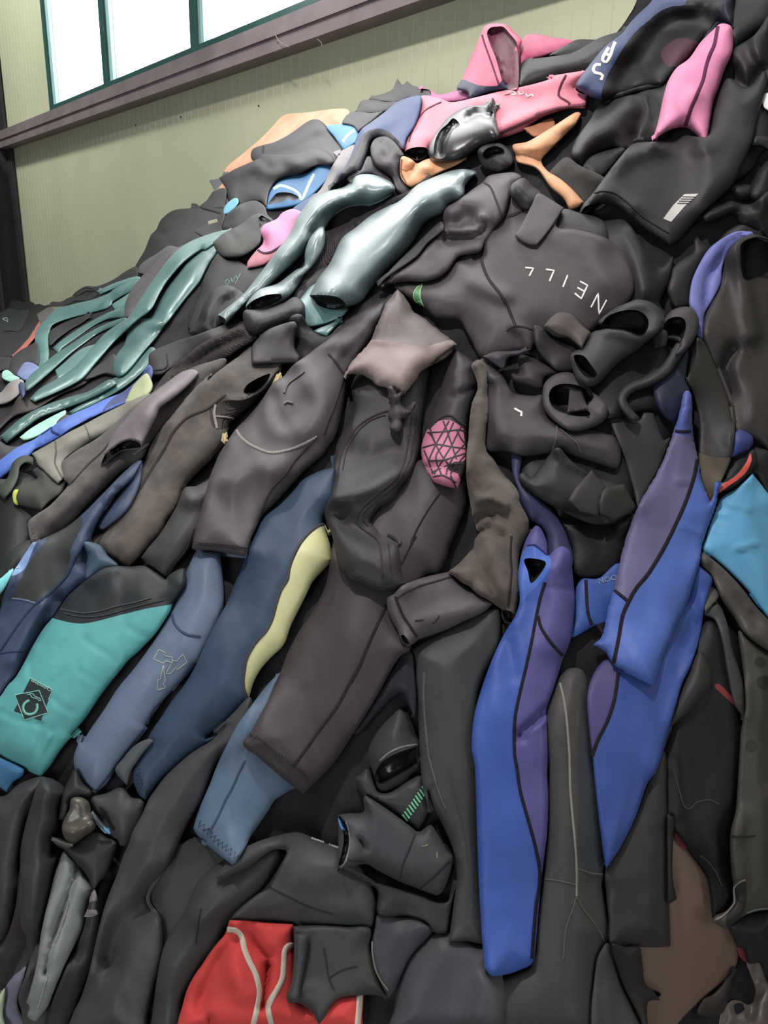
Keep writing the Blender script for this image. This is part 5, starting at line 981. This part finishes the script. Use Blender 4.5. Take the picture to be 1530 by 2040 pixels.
g.seam("S:-20,950 0,1050 20,1180 60,1270", 3, 's:303230').seam("S:20,1180 120,1120 240,1090", 3, 's:303230')
P('wetsuit', 'rolled black hem standing beside the red fleece jacket', 'wetsuit', 'n:3f4343', "R:1095,845! 1150,835 1207,850! 1190,980 1165,1120 1140,1260 1128,1352 1062,1372! 1035,1310 1070,1230 1090,1050", T=.026, dome=.02)
# centre bottom
g = P('wetsuit', 'grey-lit black wetsuit leg spreading out at the bottom centre', 'wetsuit', 'n:46474b', "S:835,830 920,828 1000,850 1180,910 1300,930 1300,1600 500,1600 520,1400 540,1280 580,1150 640,1020 720,930", dome=.07, T=.018)
g = P('wetsuit', 'black wetsuit with a pointed hem above the grey-lit leg', 'wetsuit', 'n:3a3c40', "S:400,690 560,708 720,702 830,765 850,800 810,835 740,910 680,970 630,1040 600,1100 560,1190 520,1280 478,1335! 440,1270 400,1190 370,1100 350,1000 350,900 370,800", dome=.05)
g.strokes('olive_piping', 'n:6d6f5d', ["S:350,900 352,990 375,1110 410,1190 470,1275"], 3.5)
P('wetsuit', 'black wetsuit shadowed strip under the pocketed shirt', 'wetsuit', 'n:2b2d2c', "S:90,340 300,430 500,480 700,540 850,600 930,590 1000,430 960,620 930,780 915,835 830,835 760,750 620,705 400,700 390,520 300,440", dome=.03)
g = P('wetsuit', 'black padded boot shaped neoprene with a gaping rubber rim', 'boot', 'n:3a393b', "Q:1020,655 1015,620 1040,540 1100,450 1160,390 1215,345 1260,400 1290,500 1330,540 1345,620 1340,700 1290,740 1250,785 1190,820 1130,850 1080,840 1055,760", dome=.08)
g.mouth("Q:1062,745 1100,670 1180,620 1260,590 1335,575 1345,640 1300,690 1200,750 1110,800 1075,790", .05, 'p:1d1c1e', w=7).strokes('shiny_rim', 'p:6a686a', ["Q:1090,660 1150,610 1230,575 1320,560"], 4)
g = P('wetsuit', 'black wetsuit thigh with a green rung print below the padded boot', 'wetsuit', 'n:37383a', "Q:935,765! 980,735 1015,708 1050,790 1080,850 1140,855 1200,825 1260,785 1340,750 1370,800 1400,930 1370,1010 1325,1092! 1230,1030 1120,950 1000,880", dome=.05, T=.02)
rg = []
for k in range(11):
    a = k / 10.0; x = 1243 + (1375 - 1243) * a; y = 1008 + (815 - 1008) * a
    rg.append("Q:%.0f,%.0f! %.0f,%.0f!" % (x - 14, y - 20, x + 16, y + 22))
g.strokes('green_rungs', 'b:63c98e', rg, 3.6, h=.0015, label='bright green ladder print')
g = P('wetsuit', 'dark grey wetsuit sleeve with a blue-lined stitched cuff near the bottom centre', 'wetsuit', 'n:414245',
  "Q:835,990! 900,980 990,972 990,900 1003,872 1100,930 1200,1000 1280,1060 1330,1092 1400,1050 1440,1100 1500,1200 1540,1250 1520,1350 1480,1450 1440,1480 1300,1430 1200,1390 1080,1330 1000,1290 850,1320 840,1290", dome=.06, T=.026)
g.mouth("Q:838,998 870,1010 898,1080 905,1150 890,1230 860,1300 840,1300 858,1220 872,1130 858,1060", .03, w=4).strokes('cuff_stitching', 's:77777a', ["Q:840,1000 880,1030 905,1120 900,1200 880,1280 850,1310"], 4)
g.panel('blue_lining', 'n:3f7fbe', "Q:836,1008 862,1022 885,1078 868,1085 848,1060", 'blue lining').seam("Q:1310,1100 1270,1200 1230,1300 1215,1390", 4, 's:333437').seam("Q:1520,1270 1440,1350 1350,1430 1320,1450", 5, 's:2c2d30').seam("Q:900,1265 1000,1280", 3, 's:333437').strokes('loose_threads', 'b:9b9870', ["Q:1440,1215 1440,1250", "Q:1345,1180 1365,1180 1385,1170"], 1.5)
g.fold("Q:970,1140 1000,1190", 7, -.02)
# black centre column
g = P('wetsuit', 'long black wetsuit back with a taped vertical seam left of the blue leg', 'wetsuit', 'n:3a3b3b',
  "M:395,830 450,800 600,720 900,570 1000,560 1000,800 900,1000 850,1180 h:375,0 385,400 400,690 330,690 258,692! 275,560 290,440 285,370 270,310 230,220 200,160 175,90 Q:1400,980 1360,850 1340,700 1330,500 1320,300 1290,100 1270,-20", dome=.08, T=.02, soft=1.8)
g.strokes('seam_tape', 'n:4c4f4a', ["M:492,980 488,1100 492,1250 505,1400 520,1530 Q:1385,620 1410,720 1450,850 1490,950"], 6, h=.002).strokes('tape_marks', 'b:222223', ["Q:1362,505 1380,507", "Q:1368,565 1392,566", "Q:1390,635 1405,636"], 2)
P('wetsuit', 'dark navy-black wetsuit in the gap between the column suit and the boot', 'wetsuit', 'n:232128', "M:240,830 400,840 430,1000 440,1150 430,1300 380,1200 330,1130 200,1240 60,1400 0,1400 100,1250 200,1050 320,880", dome=.03)
# central black leg
g = P('wetsuit', 'big black wetsuit leg in the centre with a zigzag stitched square hem', 'wetsuit', 'n:3f393a',
  "X:573,1300 600,1250 625,1215 650,1160 668,1060 700,1000 760,960 J:60,1000 150,920 230,900 400,880 510,900 520,1050 510,1130 500,1230 460,1330 420,1430 390,1500 M:640,220 590,310 500,340 400,600 400,830 340,870 280,950 200,1100 130,1220 60,1330 0,1420 Q:900,540 830,650 760,730 700,790 625,862! 540,800 420,700 340,630 275,588 258,545 300,490 350,400 410,290 480,130", dome=.085, T=.028, soft=1.8)
g.seam("J:330,1130 270,1210 220,1290 170,1380 130,1470 M:440,60 400,130 340,250", 3.5, 's:2a2627').seam("M:235,530 200,610 130,760 60,930 0,1050 Q:980,60 900,200 830,330 740,450 640,590 560,700", 7, 's:2c2829').zig("Q:300,500 350,520 430,590 500,640 570,690 620,730 660,780", 3.5, 7, 2, 'b:232021').fold("Q:280,520 400,620 560,740 640,820", 9, -.006)
P('wetsuit', 'slate blue wetsuit shin with a zigzag hem under the big black leg', 'wetsuit', 'n:4d6379',
  "Q:485,125 440,160 390,215 340,280 280,360 230,430 180,520 150,580 120,640 90,710 60,790 30,860 0,930 O:1320,640 1310,682! 1325,710 1345,735 1400,770 Q:0,1140 60,1190 120,1240 190,1292! 215,1280 235,1250 270,1190 300,1130 340,1070 380,1010 420,950 450,900 540,842! 700,760 640,600 500,400 460,250", dome=.07, T=.022, soft=1.4)
g = PIECES[-1]; PIECES.remove(g); PIECES.insert(len(PIECES) - 1, g)
g.seam("Q:270,660 230,740 190,830 150,900 110,990 55,1090", 5, 's:3b4f63').zig("O:1345,645 1400,690 Q:30,1080 60,1105 100,1150 150,1185 200,1230 232,1255", 6, 10, 2, 'b:26313d').panel('tan_tag', 'n:b7a27d', "Q:428,948 436,915 455,895 495,875 480,905 455,925 445,945", 'tan edge tag')
g = P('wetsuit', 'purplish-grey wetsuit leg with triple-stitched seams beside the torn pale cuff', 'wetsuit', 'n:322f32',
  "I:1095,250 1100,330 1105,400 1080,470 1040,530 1000,600 980,670 970,740 968,800 975,870 960,950 940,1000 915,1050 905,1100 920,1160 955,1240 985,1380 1010,1480 M:-40,330 -20,365 60,385 130,420 190,438 250,440 300,430 375,392! 355,350 340,300 330,220 322,150 290,100 240,60 I:1420,1310 1360,1270 1300,1240 1250,1190 1215,1150 1240,1110 1280,1060 1360,1015 J:60,1090 120,1010 170,900 190,830 195,720 205,620 240,400 250,250 150,150 0,200 I:1300,100", dome=.08, T=.024, soft=1.3)
for l_, w_ in (("I:1340,400 1250,430 1180,470 1120,520 1080,580 1040,640 1015,720 1000,800 985,900 950,1000", 4), ("I:1320,430 1230,460 1150,520 1090,600 1050,690 1030,800", 3), ("I:1500,440 1480,560 1460,700 1435,780 1390,860 1310,930 1240,990 1180,1040 1140,1090 1125,1150 1160,1200 1220,1240 1270,1290 1290,1380 1295,1530", 4), ("I:1530,450 1510,580 1490,720 1450,810 1400,890 1320,960 1230,1030 1170,1090 1160,1130 1200,1180", 4), ("M:190,100 205,200 215,350", 3), ("M:250,110 262,220 275,360", 3), ("M:0,320 60,345 130,380 200,405 280,400 365,375", 4)): g.seam(l_, w_, 's:393537', h=.0012)
g.fold("I:1000,1000 1100,960 1250,900 1390,820", 20, .03).fold("I:1000,1100 1150,1230 1300,1300", 24, -.03).fold("I:1060,650 1200,760 1380,700", 30, -.02)
g = P('wetsuit', 'grey wetsuit leg with a big rounded knee pad and raised leaf emblem', 'wetsuit', 'n:4f494c',
  "E:1240,690 1170,720 1100,750 1030,810 960,870 900,910 850,950 790,990 740,1030 690,1065 640,1100 600,1140 560,1190 I:560,210 500,300 450,370 400,430 350,480 300,530 260,590 220,650 190,700 170,750 140,820 120,880 95,980 70,1080 55,1140 40,1200 8,1335! 60,1345 150,1350 260,1370 370,1392! 400,1290 420,1240 440,1200 480,1120 540,1060 600,1000 680,910 760,820 830,760 890,710 930,650 970,590 1000,510 1020,430 1040,330 1055,250 1080,170 1120,60 E:1160,930 1200,850 1240,780", dome=.09, T=.028, soft=1.5, wr=1.6)
g.seam("I:308,530 330,570 360,600 400,630 440,650 500,675 560,685 640,672 700,655 780,620 860,578", 6, 's:8a8382').seam("I:860,575 820,620 780,660 700,750 640,840 590,890 540,950 500,1030 480,1110", 5, 's:3b3638').seam("I:1130,20 1090,70 1050,130 1025,220 1000,300 965,400 940,460 905,560", 5, 's:39343a').seam("I:930,15 965,50 990,80 1010,110 1035,145", 5, 's:3d373a').seam("I:20,1290 100,1300 200,1305 300,1318 395,1335", 3, 's:39353a').seam("I:20,1306 100,1316 200,1322 300,1334 390,1350", 3, 's:39353a')
g.strokes('leaf_emblem', 'n:5a5355', ["I:632,278 645,240 665,210 700,185 735,160 768,133", "I:632,355 650,340 690,350"], 5, h=.004)
g.fold("I:560,400 590,500 660,550 800,500 880,350 820,220", 26, .02).fold("I:560,290 580,400 620,500", 14, -.012).fold("I:330,850 450,800 600,780", 30, .02).fold("I:200,1000 300,1100 420,900", 30, -.012).fold("I:700,50 850,-50 1000,-60", 20, .02)
# torn pale cuff
g = P('wetsuit', 'brown-black wetsuit sleeve end turned up into a torn cuff coloured as sunlit', 'wetsuit', 'n:655a59',
  "E:1330,602! 1300,640 1250,700 1220,780 1190,850 1170,900 1150,950 1110,1000 1060,1050 1010,1110 975,1180! I:1048,190 1060,165 1090,155 1130,158 1170,160 1200,182 1230,195 1250,225 1280,235 1330,250 1350,265 1380,285 1410,280 1440,295! 1470,260 1530,190 F:300,1500 400,1440 480,1400 545,1310! 480,1260 400,1200 330,1140 250,1090 220,1030 190,990 150,945", dome=.09, T=.03, rag=.9)
g.panel('lit_turned_up_cuff', 'n:92807c', "E:1060,1020 1150,945 1250,950 1350,965 1530,985 F:200,1310 330,1325 430,1300 560,1280 560,1420 400,1560 I:1560,300 1400,400 1200,300 1000,260", 'turned-up cuff, sunlight put into its pale pinkish colour')  # paler than the sleeve: direct light on this half is in the colour
g.seam("F:545,1315 460,1370 400,1420 330,1500", 6, 's:4e4543').fold("E:1150,950 1330,965 1530,985 F:300,1325", 5, .008)
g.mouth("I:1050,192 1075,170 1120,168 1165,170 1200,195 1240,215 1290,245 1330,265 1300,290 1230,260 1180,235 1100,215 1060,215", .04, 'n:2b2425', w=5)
P('wetsuit', 'frayed knotted zip end hanging from the torn pale cuff', 'zip', 'n:403a3c', "I:1335,250! 1360,230 1395,290! 1440,270 1425,350 1470,400 1500,340 1530,350 1480,430 1430,460 1425,530 1380,552 1345,520 1355,470 1330,430 1350,380 1340,320", T=.02, dome=.03, wr=3, rag=2)
# pink triangle print
g = P('wetsuit', 'charcoal sleeve ending in a pink cuff with a black triangle print', 'wetsuit', 'n:383437',
  "J:235,712 250,670 265,630 290,560 310,490 330,430 350,370 365,320 385,270 410,215 440,165 480,185 520,215 560,250 560,300 580,400 560,480 540,560 520,650 512,760 508,900 500,960 470,1030 448,1098! 400,1092 340,1075 285,1052 260,1010 235,970 215,930 202,860 205,800", dome=.08, T=.024)
g.panel('printed_cuff', 'n:b76583', "J:235,712 260,680 300,650 350,635 400,638 450,665 490,700 530,720 530,900 470,1060 440,1120 280,1070 220,980 190,880 190,790", 'pink cuff')
tri = ["J:240,720 340,715 460,700 505,720", "J:260,690 300,800 350,890 400,950", "J:350,640 380,720 410,810 440,900", "J:390,640 340,730 300,800 250,910", "J:205,825 300,800 400,815 505,830", "J:420,650 380,740 350,800 300,890 340,1010", "J:470,680 430,760 400,820 350,900 290,1000", "J:250,910 350,905 440,880 505,860", "J:300,800 270,740 250,720", "J:220,840 250,910 280,1000", "J:505,790 430,870 380,960 370,1000", "J:270,990 340,960 400,935 490,930", "J:280,1020 350,1010 440,1060", "J:400,1010 420,1060 440,1095", "J:440,700 470,760 505,800", "J:500,870 440,940 400,1000"]
g.strokes('triangle_print', 'n:3a2f34', tri, 3.6, h=.0006, label='black triangle grid')
g.panel('black_gusset', 'n:2f2b2d', "J:490,690 540,700 540,1000 470,1040 450,1000 395,980 380,960 420,920 500,900", 'black gusset').seam("J:250,695 300,645 350,610 400,605 450,640 510,680", 5, 's:363134').fold("J:410,480 480,450 560,420", 6, -.01).fold("J:240,960 330,950 430,980", 10, -.02)
g = P('wetsuit', 'stitched charcoal cuff lying sideways below the centre leg', 'wetsuit', 'n:544e51',
  "M:238,482 260,462 290,450 340,400 400,372 460,350 530,330 600,315 660,303! 720,350 800,410 880,450 960,515! 920,560 850,600 760,640 680,680 600,712 520,740 455,762! 420,790 385,808 350,790 330,750 310,690 270,620 245,560", dome=.055, T=.026)
g.seam("M:295,470 320,530 350,600 390,660 445,745", 6, 's:2c282b').seam("M:310,480 380,440 460,400 560,370 680,335", 4, 's:37333a').strokes('stitch_marks', 's:2a2628', ["M:550,655 575,635 595,600", "M:430,635 490,628"], 2.5)
g.mouth("M:335,735 350,728 375,750 392,790 375,802 350,780", .02, w=4).fold("M:480,640 620,600 780,560", 18, .014)
g = P('wetsuit', 'long brown-grey wetsuit sleeve with a ragged end hanging in the centre', 'wetsuit', 'd:544b45',
  "J:540,262 565,235 600,225 630,250 645,330 650,420 652,600 640,700 640,835 690,900 740,980 800,1045 840,1090 862,1130 872,1200 905,1260 930,1320 930,1400 M:1205,20 1170,100 1145,150 1132,250 1138,350 1142,470 1120,560 1112,630 1080,652! 1040,645 1020,600 1018,560! 960,515 900,480 850,450 800,405 740,370 660,300! 730,245 790,180 825,140 840,80 880,20 J:590,1395 560,1330 545,1260 530,1180 515,1100 505,1000 508,880 520,750 530,620 545,520 570,460 585,410 570,350", dome=.075, T=.028, rag=.5)
g.seam("M:1085,60 1078,180 1085,300 1075,420 1062,540", 5, 's:38322f').mouth("M:1022,568 1050,562 1085,575 1110,600 1100,640 1070,648 1035,635", .03, w=4)
g.fold("J:600,1180 660,1165 730,1195 770,1210", 8, .03).fold("J:570,1330 610,1290 660,1270 690,1300", 7, -.03).fold("J:640,1320 700,1300 740,1370", 8, .02).fold("J:600,300 620,450 600,600 580,900 620,1100", 16, -.014).fold("M:830,120 850,250 940,400 1010,540", 12, -.02).fold("M:900,60 960,200 1050,400", 20, .018)
# ---- right blue sleeve
g = P('wetsuit', 'royal blue wetsuit leg hanging lowest behind the ragged blue sleeve', 'wetsuit', 'n:36509a',
  "N:1030,100 1080,130 1125,170 1135,210 1100,320 1075,420 1060,540 1035,650 980,810 920,940 880,1080 850,1180 800,1360 740,1550 h:1050,60 1000,200 940,320 885,402! 872,330 850,150 N:285,1450 262,1250 248,1020 300,850 400,740 700,600 900,300", dome=.055, T=.018, soft=1.5)
g.panel('purple_panel', 'n:4c4577', "N:200,1060 250,980 300,850 380,740 475,850 440,1050 390,1200 285,1470 200,1400", 'purple inner panel')
g.seam("N:470,860 440,1050 390,1200 320,1340 285,1440", 8, 's:26232c').fold("N:960,300 1000,480 960,640", 26, -.025)
g = P('wetsuit', 'blue wetsuit chest with faint pale letters between the two blue arms', 'wetsuit', 'n:34559f',
  "N:130,620 145,480 165,270 215,190 330,185 480,80 560,300 420,500 360,600 300,530", dome=.03)
g.text('pale_lettering', 'b:7e8a9a', 'NOO', (1194, 1163), (36, -9), (-3, -10)).seam("N:238,170 250,400 268,480 300,545", 7, 's:26252d').panel('black_hem', 'n:1f1e24', "N:110,620 180,590 300,520 390,500 380,640 250,640 120,690", 'black hem band')
g = P('wetsuit', 'long blue and dusky purple wetsuit sleeve with a ragged cut end', 'wetsuit', 'n:5f5a80',
  "K:928,120 945,100 970,100 988,130 992,300 1000,420 1035,590 1060,740 1120,888! 1180,740 1172,850 1150,950 1100,1080 1060,1210 1045,1330 N:1020,150 990,260 960,350 910,460 870,550 830,640 790,720 755,830 718,950! 640,915 520,850 440,800 410,760 370,700 290,655! 350,600 380,480 400,380 430,280 460,150 K:530,1120 590,960 640,860 740,690 800,560 860,390 900,270", dome=.06, T=.024, soft=1.3, rag=.8)
g.panel('blue_panel', 'n:4360ac', "K:1032,580 1060,720 1122,900 1180,720 1250,800 1150,1330 N:1150,150 900,700 720,1000 500,900 200,700 320,500 430,262 480,300 540,345 600,240 680,150 K:790,1220 880,1040 950,880 1000,720", 'royal blue panel')
g.panel('blue_top', 'n:4f5ea5', "K:900,80 1020,80 1020,385 850,385", 'blue upper end')
g.seam("K:1030,585 1005,715 950,880 880,1040 790,1220 680,1400 N:600,250 545,345 500,450 470,620 432,800", 8.5, 's:27242c', h=.002).seam("N:430,262 480,300 540,350", 7, 's:27242c').seam("K:858,385 930,392 1015,385", 7, 's:27242c')
g.fold("K:880,740 970,742", 5, .006).fold("K:920,1060 1050,1110", 5, .006)
# blue leg, the hero
g = P('wetsuit', 'long royal blue and purple wetsuit leg hanging in front with a frayed hem', 'wetsuit', 'n:544f8e',
  "M:1130,330 1150,190 1180,90 1215,30 1250,-10 1285,10 1320,90 1335,190 1380,150 1430,130 1480,165 1500,330 1512,500 1500,650 1480,780 1432,895 1400,1000 1360,1120 1325,1220 1322,1300 1330,1530 h:650,20 655,120 650,260 640,340 625,470 610,640 600,755! 585,785 540,805 500,820 430,828 400,798! 388,650 375,400 362,0 M:815,1500 828,1300 870,1130 940,930 1010,770 1060,680 1110,600 1140,500", dome=.065, T=.024, soft=1.3)
g.panel('blue_panel', 'n:3656a8', "M:1000,520 1140,490 1130,420 1230,400 1310,240 1345,190 1352,260 1330,340 1310,380 1280,480 1250,620 1220,780 1180,960 1140,1130 1110,1300 1105,1560 h:530,0 545,100 600,300 625,430 605,560 605,900 380,900 300,0 M:700,1530 800,1000", 'royal blue front panel')
g.panel('rolled_edge', 'n:3f63b8', "M:1120,340 1150,190 1200,130 1290,150 1352,240 1300,350 1200,450 1140,520 1100,500", 'turned back blue edge')
g.mouth("M:1170,222 1230,212 1315,235 1300,290 1220,380 1195,300", .05, w=7)
g.seam("M:1312,375 1280,480 1250,620 1220,780 1180,960 1140,1130 1108,1300 1105,1530 h:530,0 545,100 600,300 622,430 605,560 590,760", 7, 's:25222c', h=.002).seam("M:1265,600 1285,680 1350,780 1440,880", 7, 's:25222c').seam("M:1190,125 1240,120 1330,190", 3, 's:2e3a70')
g.fold("M:1150,1410 1230,1330 1320,1250", 10, -.03).fold("M:1170,1400 1260,1350 1320,1290", 8, .015).fold("M:1400,200 1400,500 1340,800", 30, .02).fold("M:1060,800 1100,1000", 16, -.008).fold("M:1330,400 1500,430", 4, -.005)

for p_ in PIECES: p_.build()
